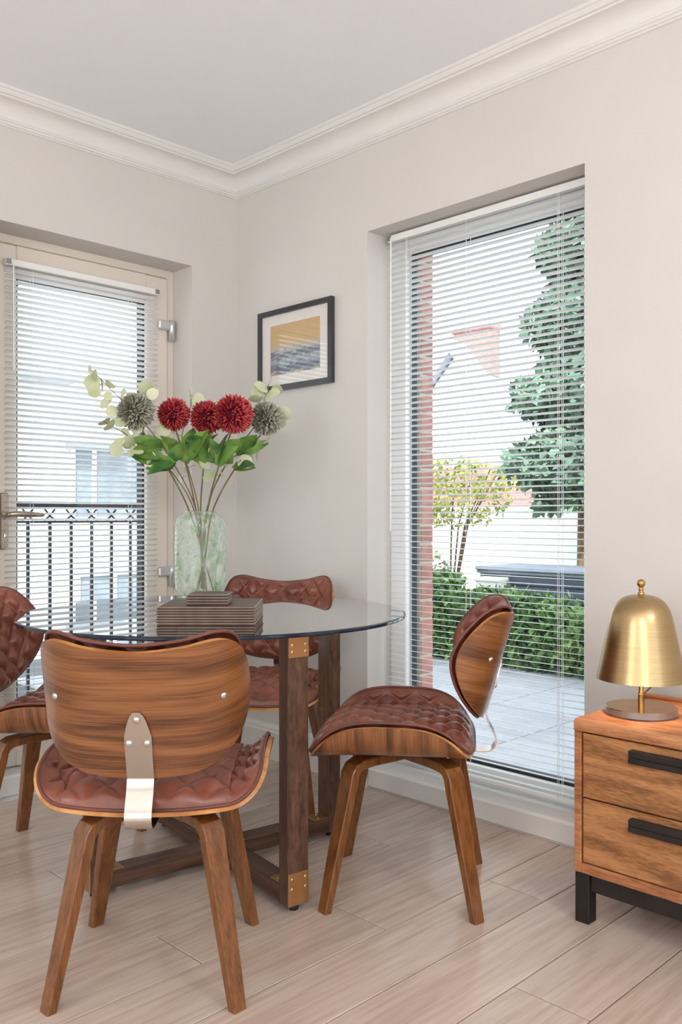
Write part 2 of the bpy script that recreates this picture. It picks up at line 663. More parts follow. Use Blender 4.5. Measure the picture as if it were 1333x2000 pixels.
fl = MB().box(RX0, 0.0, RY0, 0.0, -0.14, -0.012).build('floor', 'floor_under')
tag(fl, 'pale grey-brown laminate plank floor', 'floor', kind='structure')
PW, PL, GAP = 0.193, 1.314, 0.0036
proto = MB().box(GAP / 2, PL - GAP / 2, GAP / 2, PW - GAP / 2, -0.012, 0.0, bev=0.0012).mesh('plank', 'floor_oak')
row = 0
y = -1.300 - PW * 26
k = -26
while y < -0.001:
    off = (-0.398 + ((0 - k) % 3) * 0.438) % PL
    x = RX0 - PL + ((off - (RX0 - PL)) % PL)
    while x < 0:
        xa, xb = max(x, RX0), min(x + PL, 0.0)
        ya, yb = max(y, RY0), min(y + PW, 0.0)
        if yb - ya > 0.01 and xb - xa > 0.01:
            if xb - xa > PL - 1e-4 and yb - ya > PW - 1e-4:
                put('plank', proto, fl, (xa, ya, 0))
            else:
                MB().box(GAP / 2, xb - xa - GAP / 2, GAP / 2, yb - ya - GAP / 2, -0.012, 0, bev=0.0012).build(
                    'plank', 'floor_oak', fl, loc=(xa, ya, 0))
        x += PL
    y += PW
    k += 1

m = MB()
m.box(0, WT, WY1, 0.0 + WT, -0.14, CEIL + 0.2)
m.box(0, WT, RY0 - WT, WY0, -0.14, CEIL + 0.2)
m.box(0, WT, WY0, WY1, WZ, CEIL + 0.2)
wr = m.build('wall_right', 'wall_paint')
tag(wr, 'off-white painted wall with the tall window', 'wall', kind='structure')
m = MB()
m.box(DX1, 0.0, 0, WT, -0.14, CEIL + 0.2)
m.box(RX0 - WT, DX0, 0, WT, -0.14, CEIL + 0.2)
m.box(DX0, DX1, 0, WT, DZ, CEIL + 0.2)
wl = m.build('wall_left', 'wall_paint')
tag(wl, 'off-white painted wall with the glazed door', 'wall', kind='structure')
BW = (-4.9, -1.5, 0.35, 2.25)      # rear windows, unseen, added for soft daylight: along the wall, sill, head
FWN = (-4.6, -0.9, 0.35, 2.25)
m = MB()
m.box(RX0 - WT, RX0, BW[1], 0, -0.14, CEIL + 0.2)
m.box(RX0 - WT, RX0, RY0 - WT, BW[0], -0.14, CEIL + 0.2)
m.box(RX0 - WT, RX0, BW[0], BW[1], -0.14, BW[2])
m.box(RX0 - WT, RX0, BW[0], BW[1], BW[3], CEIL + 0.2)
tag(m.build('wall_back', 'wall_paint'), 'off-white wall with added wide window on the left behind the photographer', 'wall', kind='structure')
m = MB()
m.box(FWN[1], 0, RY0 - WT, RY0, -0.14, CEIL + 0.2)
m.box(RX0, FWN[0], RY0 - WT, RY0, -0.14, CEIL + 0.2)
m.box(FWN[0], FWN[1], RY0 - WT, RY0, -0.14, FWN[2])
m.box(FWN[0], FWN[1], RY0 - WT, RY0, FWN[3], CEIL + 0.2)
tag(m.build('wall_front', 'wall_paint'), 'off-white wall with added wide window behind the photographer', 'wall', kind='structure')
for wi, (ax, a0, a1, z0, z1) in enumerate((('x', ) + BW, ('y', ) + FWN)):
    w_ = empty('window_%d' % (wi + 2), (0, 0, 0), 0, 'wide white window added for daylight behind the photographer, ' + ('left side' if ax == 'x' else 'rear side'), 'window', kind='structure')
    def wbox(mm, s0, s1, zz0, zz1, d0, d1):
        if ax == 'x':
            mm.box(RX0 - d1, RX0 - d0, s0, s1, zz0, zz1)
        else:
            mm.box(s0, s1, RY0 - d1, RY0 - d0, zz0, zz1)
        return mm
    mm = MB()
    for s0 in (a0, a0 + (a1 - a0) / 3 - .03, a0 + 2 * (a1 - a0) / 3 - .03, a1 - 0.06):
        wbox(mm, s0, s0 + 0.06, z0, z1, 0.14, 0.20)
    wbox(mm, a0, a1, z0, z0 + 0.06, 0.14, 0.20)
    wbox(mm, a0, a1, z1 - 0.06, z1, 0.14, 0.20)
    mm.build('window_frame', 'pvc_white', w_)
    for q in range(3):
        s0 = a0 + q * (a1 - a0) / 3
        wbox(MB(), s0 + 0.05, s0 + (a1 - a0) / 3 - 0.05, z0 + 0.05, z1 - 0.05, 0.168, 0.172).build('pane', 'pane_glass', w_)
tag(MB().box(RX0 - WT, WT, RY0 - WT, WT, CEIL, CEIL + 0.2).build('ceiling', 'ceiling_paint'),
    'plain white ceiling', 'ceiling', kind='structure')

tag(MB().box(RX0 - WT, WT, RY0 - WT, WT, CEIL + 0.2, CEIL + 5.5).build('patio_shade_block', 'brick_far'), 'unseen block added above the room to shade the patio', 'building', kind='structure')  # unseen mass over the ceiling, added to keep sun off the patio

# cornice: (out from wall, down from ceiling)
prof = [(0, 0), (0.104, 0), (0.104, 0.010), (0.098, 0.013), (0.098, 0.018), (0.092, 0.026), (0.084, 0.028), (0.082, 0.033)]
for i in range(9):
    a = i / 8 * pi / 2
    prof.append((0.078 - 0.054 * sin(a), 0.034 + 0.046 * (1 - cos(a))))
prof += [(0.024, 0.084), (0.021, 0.087), (0.021, 0.092), (0.015, 0.095), (0.015, 0.101), (0.008, 0.104), (0.008, 0.108), (0, 0.110)]


def cornice(name, wall):
    vs, fs = [], []
    n = len(prof)
    for far in (0, 1):
        for o, d in prof:
            if wall == 'L':
                vs.append((-o if not far else RX0, -o, CEIL - d))
            else:
                vs.append((-o, -o if not far else RY0, CEIL - d))
    for i in range(n):
        j = (i + 1) % n
        fs.append((i, j, j + n, i + n))
    m = MB()
    m.add(vs, fs)
    o = m.build(name, 'trim_paint', auto=28)
    return tag(o, 'white moulded plaster cornice above the ' + ('door' if wall == 'L' else 'window') + ' wall', 'cornice',
               kind='structure')


cornice('trim_1', 'L')
cornice('trim_2', 'R')


def skirting(name, x0, x1, y0, y1, axis, label):
    m = MB()
    p = [(0, 0), (-0.016, 0), (-0.016, 0.118), (-0.012, 0.126), (-0.012, 0.134), (-0.006, 0.146), (-0.004, 0.152), (0, 0.152)]
    if axis == 'y':
        m.prism(p, 1, y0, y1)
    else:
        m.prism(p, 0, x0, x1)
    return tag(m.build(name, 'trim_paint'), label, 'skirting', kind='structure')


skirting('baseboard_right', 0, 0, WY1, -0.0, 'y', 'white skirting board between room corner and window')
skirting('baseboard_right_far', 0, 0, RY0, WY0, 'y', 'white skirting board behind the wooden cabinet')
skirting('baseboard_left', DX1, -0.016, 0, 0, 'x', 'white skirting board between door and room corner')
skirting('baseboard_left_far', RX0, DX0, 0, 0, 'x', 'white skirting board left of the door')

# ------------------------------------------------------------------ window
win = empty('window_1', (0, 0, 0), 0, 'tall white framed window reaching almost to the floor', 'window', kind='structure')
FX0, FX1 = 0.135, 0.205
m = MB()
fw = 0.082
m.box(FX0, FX1, WY0, WY0 + fw, 0.06, WZ, bev=0.004)
m.box(FX0, FX1, WY1 - fw, WY1, 0.06, WZ, bev=0.004)
m.box(FX0, FX1, WY0 + fw, WY1 - fw, WZ - fw + 0.006, WZ, bev=0.004)
m.box(FX0, FX1, WY0 + fw, WY1 - fw, 0.06, 0.06 + fw, bev=0.004)
m.build('window_frame', 'pvc_white', win)
m = MB()
g = 0.011
ya, yb, za, zb = WY0 + fw, WY1 - fw, 0.06 + fw, WZ - fw + 0.006
m.box(FX0 + 0.028, FX1 - 0.016, ya, ya + g, za, zb)
m.box(FX0 + 0.028, FX1 - 0.016, yb - g, yb, za, zb)
m.box(FX0 + 0.02, FX1 - 0.005, ya + g, yb - g, zb - g, zb)
m.box(FX0 + 0.02, FX1 - 0.005, ya + g, yb - g, za, za + g)
m.build('gasket', 'gasket_black', win)
MB().box(FX0 + 0.042, FX0 + 0.046, ya + g, yb - g, za + g, zb - g).build('pane', 'pane_glass', win)
m = MB()
m.box(-0.004, WT, WY0 + .001, WY1 - .001, -0.001, 0.078, bev=0.008)
m.box(0.001, WT, WY0, WY1, -0.14, 0.03)
m.build('window_sill', 'trim_paint', win)
# brick jamb outside the window
for i in range(31):
    if i == 0:
        bme = MB().box(0, 0.075, 0, 0.1, 0, 0.065, bev=0.003).mesh('brick', 'brick_red')
    put('brick', bme, wr, (FX1 + 0.004, WY1 - 0.100, -0.1 + i * 0.0752))
MB().box(FX1 + 0.002, FX1 + 0.076, WY1 - 0.096, WY1 - 0.004, -0.14, WZ + 0.05).build('mortar_bed', 'mortar', wr)

# ------------------------------------------------------------------ door
dr = empty('door_1', (0, 0, 0), 0, 'cream framed glazed balcony door with chrome hinges', 'door', kind='structure')
DY = 0.140
m = MB()
ft = 0.036
m.box(DX1 - ft, DX1, DY, DY + 0.07, 0.0, DZ, bev=0.003)
m.box(DX0, DX0 + ft, DY, DY + 0.07, 0.0, DZ, bev=0.003)
m.box(DX0 + ft, DX1 - ft, DY, DY + 0.07, DZ - ft, DZ, bev=0.003)
m.build('door_frame', 'door_cream', dr)
LX0, LX1, LZ0, LZ1 = DX0 + ft + .004, DX1 - ft - .004, 0.085, DZ - ft - 0.005
st = 0.112
leaf = MB()
ly0, ly1 = DY - 0.012, DY + 0.058
leaf.box(LX1 - st, LX1, ly0, ly1, LZ0, LZ1, bev=0.005)
leaf.box(LX0, LX0 + st, ly0, ly1, LZ0, LZ1, bev=0.005)
leaf.box(LX0 + st, LX1 - st, ly0, ly1, LZ1 - st, LZ1, bev=0.003)
leaf.box(LX0 + st, LX1 - st, ly0, ly1, LZ0, LZ0 + 0.16, bev=0.003)
lf = leaf.build('door_leaf', 'door_cream', dr)
gx0, gx1, gz0, gz1 = LX0 + st, LX1 - st, LZ0 + 0.16, LZ1 - st
m = MB()
g = 0.009
m.box(gx0, gx0 + g, ly0 + .015, ly1 - .01, gz0, gz1)
m.box(gx1 - g, gx1, ly0 + .015, ly1 - .01, gz0, gz1)
m.box(gx0 + g, gx1 - g, ly0 + .015, ly1 - .01, gz1 - g, gz1)
m.box(gx0 + g, gx1 - g, ly0 + .015, ly1 - .01, gz0, gz0 + g)
m.build('gasket', 'gasket_black', lf)
MB().box(gx0 + g, gx1 - g, DY + 0.022, DY + 0.026, gz0 + g, gz1 - g).build('pane', 'pane_glass', lf)
MB().box(DX0 + .001, DX1 - .001, 0.034, WT, -0.001, 0.08, bev=0.008).box(DX0, DX1, 0.0, WT, -0.14, -0.0005).build('threshold', 'trim_paint', dr)
for hz in (1.905, 0.815):
    m = MB()
    m.box(LX1 - 0.055, LX1 + 0.012, ly0 - 0.020, ly0, hz - 0.021, hz + 0.021, bev=0.006)
    h = m.build('hinge', 'satin_chrome', dr)
    m = MB()
    m.lathe([(0.0001, -0.068), (0.013, -0.066), (0.014, 0.0), (0.014, 0.024), (0.0001, 0.027)], 16,
            center=(LX1 + 0.014, ly0 - 0.012, hz))
    m.build('hinge_pin', 'satin_chrome', h, smooth=True)
hd = MB()
hx = LX0 + 0.058
hd.box(hx - 0.017, hx + 0.017, ly0 - 0.010, ly0, 0.93, 1.15, bev=0.005)
hb = hd.build('handle_plate', 'satin_nickel', dr)
m = MB()
m.tube([(hx, ly0 - 0.008, 1.066), (hx, ly0 - 0.062, 1.066)], 0.010, 12)
pts = catmull([(hx - .004, ly0 - 0.062, 1.067), (hx + 0.03, ly0 - 0.066, 1.068), (hx + 0.08, ly0 - 0.068, 1.066), (hx + 0.135, ly0 - 0.066, 1.064)], 5)
m.tube(pts, [0.008 + 0.004 * sin(pi * min(1, i / (len(pts) - 1) * 1.1)) if i < len(pts) - 1 else 0.004 for i in range(len(pts))], 12)
m.build('lever', 'satin_nickel', hb, smooth=True)
m = MB()
m.lathe([(0.0001, -0.006), (0.010, -0.005), (0.010, 0.005), (0.0001, 0.006)], 14, center=(hx, ly0 - 0.012, 0.985))
m.build('key_cylinder', 'steel_bolt', hb)

# ------------------------------------------------------------------ blinds


def blind(label, x0, x1, ztop, zbot, tilt, cords, wand, name='venetian_blind'):
    """built along local x, outer side towards +y"""
    b = empty(name, (0, 0, 0), 0, label, 'blind')
    L = x1 - x0
    m = MB()
    m.box(x0, x1, -0.0125, 0.0125, ztop - 0.026, ztop, bev=0.002)
    hr = m.build('headrail', 'pvc_white', b)
    for cx in (x0 + 0.012, x1 - 0.012):
        MB().box(cx - 0.010, cx + 0.010, -0.0165, -0.0127, ztop - 0.022, ztop - 0.003, bev=0.001).build('end_clip', 'grey_metal', hr)
    pitch = 0.0224
    w = 0.0125
    ns = 4
    top, bot = [], []
    for i in range(ns + 1):
        u = -1 + 2 * i / ns
        yy = u * w
        zz = 0.0017 * (1 - u * u)
        top.append((yy * cos(tilt) + zz * sin(tilt), zz * cos(tilt) - yy * sin(tilt) + 0.0003))
        bot.append((yy * cos(tilt) + zz * sin(tilt), zz * cos(tilt) - yy * sin(tilt) - 0.0003))
    sl = MB().prism(top + bot[::-1], 0, x0 + 0.004, x1 - 0.004).mesh('slat', 'slat_white')
    z = ztop - 0.042
    while z > zbot + 0.02:
        put('slat', sl, b, (0, 0, z))
        z -= pitch
    MB().box(x0 + 0.004, x1 - 0.004, -0.012, 0.012, zbot - 0.004, zbot + 0.008, bev=0.003).build('bottom_rail', 'pvc_white', b)
    for cx in cords:
        for dy in (-0.0138, 0.0138):
            m = MB()
            m.tube([(cx, dy, ztop - 0.026), (cx, dy, zbot)], 0.0008, 5)
            m.build('ladder_cord', 'cord_white', b)
    if wand:
        wx, wz = wand
        m = MB()
        m.tube([(wx, -0.022, ztop - 0.015), (wx, -0.024, wz)], 0.0028, 8)
        m.build('tilt_wand', 'cord_white', b)
    return b


# window blind: local x -> -world y, outer side (+y local) -> +x world ... rotate by -90 deg
vb = blind('white slatted blind hanging in the tall window', 0.030, 0.945, 2.168, 0.108, radians(9.5),
           (0.13, 0.135, 0.42, 0.80, 0.806), (0.058, 1.0))
vb.rotation_euler = (0, 0, -pi / 2)
vb.location = (0.095, WY1, 0)
# door blind, mounted on the door leaf
db = blind('white slatted blind covering the balcony door glass', -0.345, 0.345, 2.052, 0.265, radians(18),
           (-0.235, 0.205), (-0.318, 1.62))
db.location = ((LX0 + LX1) / 2 - 0.005, DY - 0.031, 0)

# ------------------------------------------------------------------ globe lights added out of view behind the camera as fill
for i, (lx, ly, lab) in enumerate([(-3.3, -3.8, 'added opal globe fill light above the photographer'),
                                   (-1.4, -4.5, 'added opal globe fill light at the right rear of the room'),
                                   (-4.5, -2.0, 'added opal globe fill light at the left of the room'),
                                   (-4.2, -5.2, 'added opal globe fill light at the left rear of the room')]):
    c = empty('fill_light', (lx, ly, CEIL), 0, lab, 'ceiling light', 'added globe fill lights')
    MB().lathe([(0.0001, 0), (0.06, 0), (0.062, -0.012), (0.03, -0.022), (0.008, -0.03), (0.008, -0.40), (0.045, -0.405), (0.05, -0.435), (0.0001, -0.437)], 32).build(
        'ceiling_rose', 'brass_polished', c, auto=40)
    MB().lathe([(max(0.0001, 0.15 * sin(pi * q / 24)), -0.57 + 0.15 * cos(pi * q / 24)) for q in range(2, 25)], 40).build('globe', 'fill_glow', c, smooth=True)

# ================================================================== CHAIRS


def patch_grid(N, bvec, center, rho_scale=(1.0, 1.0)):
    """(s, w, rho) on an (N+1)^2 grid that fills a star-shaped outline"""
    out = []
    for j in range(N + 1):
        for i in range(N + 1):
            a, b = -1 + 2 * i / N, -1 + 2 * j / N
            dx, dy = a * sqrt(1 - b * b / 2), b * sqrt(1 - a * a / 2)
            rho = hypot(dx, dy)
            ph = atan2(dy, dx)
            bs, bw = bvec(ph)
            out.append((center[0] + rho * rho_scale[0] * bs, center[1] + rho * (rho_scale[-1] if bw > 0 else rho_scale[1]) * bw, rho))
    return out


def grid_faces(N, base=0, flip=False):
    fs = []
    for j in range(N):
        for i in range(N):
            a = base + j * (N + 1) + i
            f = (a, a + 1, a + N + 2, a + N + 1)
            fs.append(f[::-1] if flip else f)
    return fs


def ring(N):
    r = [i for i in range(N + 1)]
    r += [j * (N + 1) + N for j in range(1, N + 1)]
    r += [N * (N + 1) + i for i in range(N - 1, -1, -1)]
    r += [j * (N + 1) for j in range(N - 1, 0, -1)]
    return r


def bent_shell(N, bvec, center, fmap, thick):
    g = patch_grid(N, bvec, center)
    m = MB()
    n = (N + 1) ** 2
    vs = [fmap(s, w, 0) for s, w, _ in g] + [fmap(s, w, thick) for s, w, _ in g]
    m.add(vs, grid_faces(N) + grid_faces(N, n, True), 0)
    r = ring(N)
    rf = []
    for q in range(len(r)):
        a, b = r[q], r[(q + 1) % len(r)]
        rf.append((a, b, b + n, a + n))
    m.f += rf
    m.m += [1] * len(rf)
    uv = [(s, w) for s, w, _ in g] * 2
    return m, uv


def quilt(s, w, ds, dw):
    """0 on the stitch lines, 1 in the middle of a diamond"""
    p, q = s / ds + w / dw, s / ds - w / dw
    f = lambda t: abs((t % 1.0) - 0.5) * 2
    a, b = 1 - f(p), 1 - f(q)
    return (1 - (1 - a) ** 3) * (1 - (1 - b) ** 3)


def cushion(N, bvec, center, fmap, off0, t0, amp, ds, dw, scale, fill=0.0):
    g = patch_grid(N, bvec, center, scale)
    vs = []
    for s, w, rho in g:
        e = max(0.0, 1 - rho ** 9) ** 0.5
        edge = min(1.0, (1 - rho) * 7)
        t = (t0 + fill * max(0.0, 1 - (s / 0.25) ** 2) * (1 - 0.35 * rho ** 2)) * e + amp * (quilt(s, w, ds, dw) - 0.6) * edge
        vs.append(fmap(s, w, off0 + t))
    m = MB()
    m.add(vs, grid_faces(N))
    r = ring(N)
    rimpts = [fmap(g[i][0], g[i][1], off0 + 0.003) for i in r]
    return m, rimpts


SX, SV, SOFF = 0.315, 0.226, 0.030


def seat_b(ph):
    n = 3.3
    c, s_ = abs(cos(ph)) / SX, abs(sin(ph)) / SV
    r = (c ** n + s_ ** n) ** (-1 / n)
    return r * cos(ph), r * sin(ph)


def seat_map(s, v, off):
    a = abs(s)
    flat, rad = 0.185, 0.090
    if a < flat:
        x, z, nx, nz = a, 0.010 * (a / flat) ** 2, -0.02 * a / flat, 1.0
    else:
        th = (a - flat) / rad
        th0 = 0.14
        x = flat + rad * (sin(th + th0) - sin(th0))
        z = 0.010 + rad * (cos(th0) - cos(th + th0))
        nx, nz = -sin(th + th0), cos(th + th0)
    z0 = 0.412 - 0.012 * max(0, (v / SV)) ** 2
    return (math.copysign(x + nx * off, s) if a > 1e-9 else 0.0, v + SOFF, z0 + z + nz * off)


BK = [(0, 0), (.08, .004), (.15, .020), (.212, .052), (.258, .095), (.283, .142), (.281, .190), (.262, .236), (.232, .278),
      (.197, .300), (.152, .307), (.08, .297), (0, .291)]
BKc = [(p[0], p[1]) for p in BK] + [(-p[0], p[1]) for p in BK[-2:0:-1]]
BKs = catmull([(p[0], p[1] - 0.16, 0) for p in BKc], 8, True)
BANG = sorted((atan2(p.y, p.x), p.length) for p in BKs)


def back_b(ph):
    while ph > pi: ph -= 2 * pi
    while ph < -pi: ph += 2 * pi
    A = BANG
    lo, hi = 0, len(A) - 1
    if ph <= A[0][0] or ph >= A[-1][0]:
        a0, r0 = A[-1]
        a1, r1 = A[0]
        a1 += 2 * pi
        if ph < a0: ph += 2 * pi
    else:
        while hi - lo > 1:
            mid = (lo + hi) // 2
            if A[mid][0] <= ph: lo = mid
            else: hi = mid
        a0, r0 = A[lo]
        a1, r1 = A[hi]
    t = (ph - a0) / max(1e-9, a1 - a0)
    r = r0 + (r1 - r0) * t
    return r * cos(ph), r * sin(ph)


TILT = radians(17)
BKY, BKZ = -0.222, 0.503


def back_map(s, w, off):
    a = abs(s)
    flat, rad, th0 = 0.10, 0.142, 0.10
    if a < flat:
        x, d, nx, nd = a, 0.006 * (a / flat) ** 2, -0.10 * a / flat, 1.0
    else:
        th = (a - flat) / rad
        x = flat + rad * (sin(th + th0) - sin(th0))
        d = 0.006 + rad * (cos(th0) - cos(th + th0))
        nx, nd = -sin(th + th0), cos(th + th0)
    d += nd * off
    x += nx * off
    return (math.copysign(x, s) if a > 1e-9 else 0.0, BKY - w * sin(TILT) + d * cos(TILT), BKZ + w * cos(TILT) + d * sin(TILT))


def dome(m, p, axis, r, h, n=12):
    """small round bolt head at p, facing axis"""
    ax = Vector(axis).normalized()
    q = Vector((0, 0, 1)).rotation_difference(ax).to_matrix()
    vs, fs = [], []
    prof2 = [(r, 0), (r * 0.95, h * 0.45), (r * 0.7, h * 0.8), (r * 0.35, h * 0.97)]
    for rr, zz in prof2:
        for k2 in range(n):
            vs.append(Vector(p) + q @ Vector((rr * cos(2 * pi * k2 / n), rr * sin(2 * pi * k2 / n), zz)))
    vs.append(Vector(p) + ax * h)
    for i in range(len(prof2) - 1):
        for k2 in range(n):
            a, b = i * n + k2, i * n + (k2 + 1) % n
            fs.append((a, b, b + n, a + n))
    t = (len(prof2) - 1) * n
    for k2 in range(n):
        fs.append((t + k2, t + (k2 + 1) % n, len(vs) - 1))
    m.add(vs, fs)


def make_chair():
    c = empty('dining_chair')
    m, uv = bent_shell(40, seat_b, (0, 0), seat_map, 0.011)
    sh = m.build('seat_shell', ['walnut', 'ply_edge'], c, uv=uv, auto=40)
    m, rim = cushion(120, seat_b, (0, 0), seat_map, 0.011, 0.030, 0.018, 0.088, 0.088, (1.035, 1.0), 0.034)
    cu = m.build('seat_cushion', 'leather', c, smooth=True)
    m = MB()
    m.tube(rim + rim[:1], 0.0042, 6)
    m.build('piping', 'leather_piping', cu, smooth=True)
    m, uv = bent_shell(40, back_b, (0, 0.16), back_map, 0.011)
    bs = m.build('backrest_shell', ['walnut', 'ply_edge'], c, uv=uv, auto=40)
    m, rim = cushion(110, back_b, (0, 0.16), back_map, 0.011, 0.036, 0.016, 0.088, 0.088, (1.045, 1.015, 1.085), 0.0)
    cu = m.build('backrest_cushion', 'leather', c, smooth=True)
    m = MB()
    m.tube(rim + rim[:1], 0.0042, 6)
    m.build('piping', 'leather_piping', cu, smooth=True)
    # bolts through the shell
    for sx in (-1, 1):
        m = MB()
        p = Vector(back_map(sx * 0.184, 0.176, 0))
        q = Vector(back_map(sx * 0.184, 0.176, 0.01))
        dome(m, p, p - q, 0.0075, 0.005)
        m.build('bolt', 'steel_bolt', bs, smooth=True)
    # steel strap from the backrest under the seat
    fw = Vector((0, cos(TILT), sin(TILT)))
    up = Vector((0, -sin(TILT), cos(TILT)))
    b0 = Vector((0, BKY, BKZ)) - fw * 0.0035
    path = [b0 + up * 0.160, b0 + up * 0.152, b0 + up * 0.140, b0 + up * 0.122, b0 + up * 0.104, b0 + up * 0.07, b0 + up * 0.03, b0 + up * 0.004]
    tail = catmull([tuple(path[-1]), (0, BKY - 0.013, 0.478), (0, BKY - 0.030, 0.445), (0, BKY - 0.034, 0.422), (0, BKY - 0.018, 0.404),
                    (0, BKY + 0.02, 0.3995), (0, -0.12, 0.4005), (0, -0.04, 0.4005)], 5)[1:]
    path += tail
    wid = [0.007, 0.014, 0.019, 0.024, 0.0285] + [0.0285] * (len(path) - 5)
    m = MB()
    vs, fs = [], []
    for i, p in enumerate(path):
        t = (path[min(i + 1, len(path) - 1)] - path[max(0, i - 1)]).normalized()
        nn = Vector((1, 0, 0)).cross(t).normalized()
        for sx, k2 in ((-1, 0), (1, 0), (1, 1), (-1, 1)):
            vs.append(p + Vector((sx * wid[i], 0, 0)) + nn * (0.0032 * (k2 - 0.5)))
    for i in range(len(path) - 1):
        for k2 in range(4):
            a, b = i * 4 + k2, i * 4 + (k2 + 1) % 4
            fs.append((a, b, b + 4, a + 4))
    fs.append((0, 1, 2, 3))
    e = (len(path) - 1) * 4
    fs.append((e, e + 1, e + 2, e + 3))
    m.add(vs, fs)
    stp = m.build('steel_strap', 'chrome', c, auto=35)
    for sx, ww in ((0, 0.143), (-0.019, 0.088), (0.019, 0.088)):
        m = MB()
        p = b0 + up * ww + Vector((sx, 0, 0)) - fw * 0.0014
        dome(m, p, -fw, 0.0078, 0.006)
        m.build('bolt', 'steel_bolt', stp, smooth=True)
    # four bent-ply legs
    rad_path = [(0.02, 0.383), (0.13, 0.383), (0.170, 0.380), (0.188, 0.372), (0.199, 0.356), (0.204, 0.330), (0.2855, 0.0)]
    wids = [0.026, 0.027, 0.0275, 0.0275, 0.0275, 0.027, 0.0175]
    thk = [0.012, 0.012, 0.0125, 0.0130, 0.0130, 0.0130, 0.0115]
    for ax, ay in ((-1, -1), (1, -1), (-1, 1), (1, 1)):
        d = Vector((ax, ay, 0)).normalized()
        tg = Vector((-d.y, d.x, 0))
        vs, fs = [], []
        nP = len(rad_path)
        for i, (r, z) in enumerate(rad_path):
            pa = rad_path[max(0, i - 1)]
            pb = rad_path[min(nP - 1, i + 1)]
            tr, tz = pb[0] - pa[0], pb[1] - pa[1]
            ln = hypot(tr, tz)
            nr, nz = (-tz / ln, tr / ln)
            if i == nP - 1:
                nr, nz = 1.0, 0.0
            cpt = d * r + Vector((0, 0, z))
            nv = d * nr + Vector((0, 0, nz))
            w_, t_ = wids[i], thk[i]
            ch = 0.0025
            for a, b in ((-w_ + ch, -t_), (w_ - ch, -t_), (w_, -t_ + ch), (w_, t_ - ch), (w_ - ch, t_), (-w_ + ch, t_), (-w_, t_ - ch), (-w_, -t_ + ch)):
                vs.append(cpt + tg * a + nv * b)
        for i in range(nP - 1):
            for k2 in range(8):
                a, b = i * 8 + k2, i * 8 + (k2 + 1) % 8
                fs.append((a, b, b + 8, a + 8))
        fs.append(tuple(range(8)))
        fs.append(tuple((nP - 1) * 8 + k2 for k2 in range(8)))
        m = MB()
        m.add(vs, fs)
        m.build('leg', 'walnut_leg', c, auto=30)
    m = MB()
    m.box(-0.075, 0.075, -0.075, 0.075, 0.3935, 0.4155, bev=0.004)
    m.build('mounting_block', 'walnut_leg', c)
    return c


ch0 = make_chair()
SPOTS = [((-1.3445, -1.423), -43.5, 'walnut and brown leather chair in the foreground, its wooden back towards the viewer'),
         ((-0.598, -1.543), 36.8, 'walnut and brown leather chair beside the tall window, seen from its side'),
         ((-0.417, -0.711), 126.6, 'brown leather chair behind the glass table near the room corner'),
         ((-1.176, -0.618), -134.8, 'brown leather chair in front of the balcony door, cut by the left picture edge')]
for i, ((cx, cy), rz, lab) in enumerate(SPOTS):
    o = ch0 if i == 0 else copy_tree(ch0)
    o.location = (cx, cy, 0)
    o.rotation_euler = (0, 0, radians(rz))
    tag(o, lab, 'chair', 'dining chairs around the glass table')

# ================================================================== TABLE
TC = (-0.817, -0.932)
TB = (-0.866, -1.032)
TZ = 0.757
tb = empty('dining_table', (TB[0], TB[1], 0), radians(-8.7), 'round glass dining table on dark wooden posts with brass plates', 'table')
rot = Matrix.Rotation(radians(8.7), 2)
gc = rot @ Vector((TC[0] - TB[0], TC[1] - TB[1]))
R_T = 0.605
m = MB()
n = 128
pf = [(R_T - 0.006, TZ - 0.012), (R_T - 0.001, TZ - 0.0105), (R_T, TZ - 0.007), (R_T - 0.001, TZ - 0.0025), (R_T - 0.006, TZ)]
m.lathe(pf, n, 1, (gc.x, gc.y, 0))
m.f.append(tuple(range(n))[::-1]); m.m.append(0)
m.f.append(tuple((len(pf) - 1) * n + k for k in range(n))); m.m.append(0)
m.build('glass_top', ['table_glass', 'glass_rim'], tb, auto=15)
HL = 0.425                      # centre to outer face of a post
PT, PWD = 0.045, 0.067          # post thickness (radial) and width
zt = TZ - 0.0135
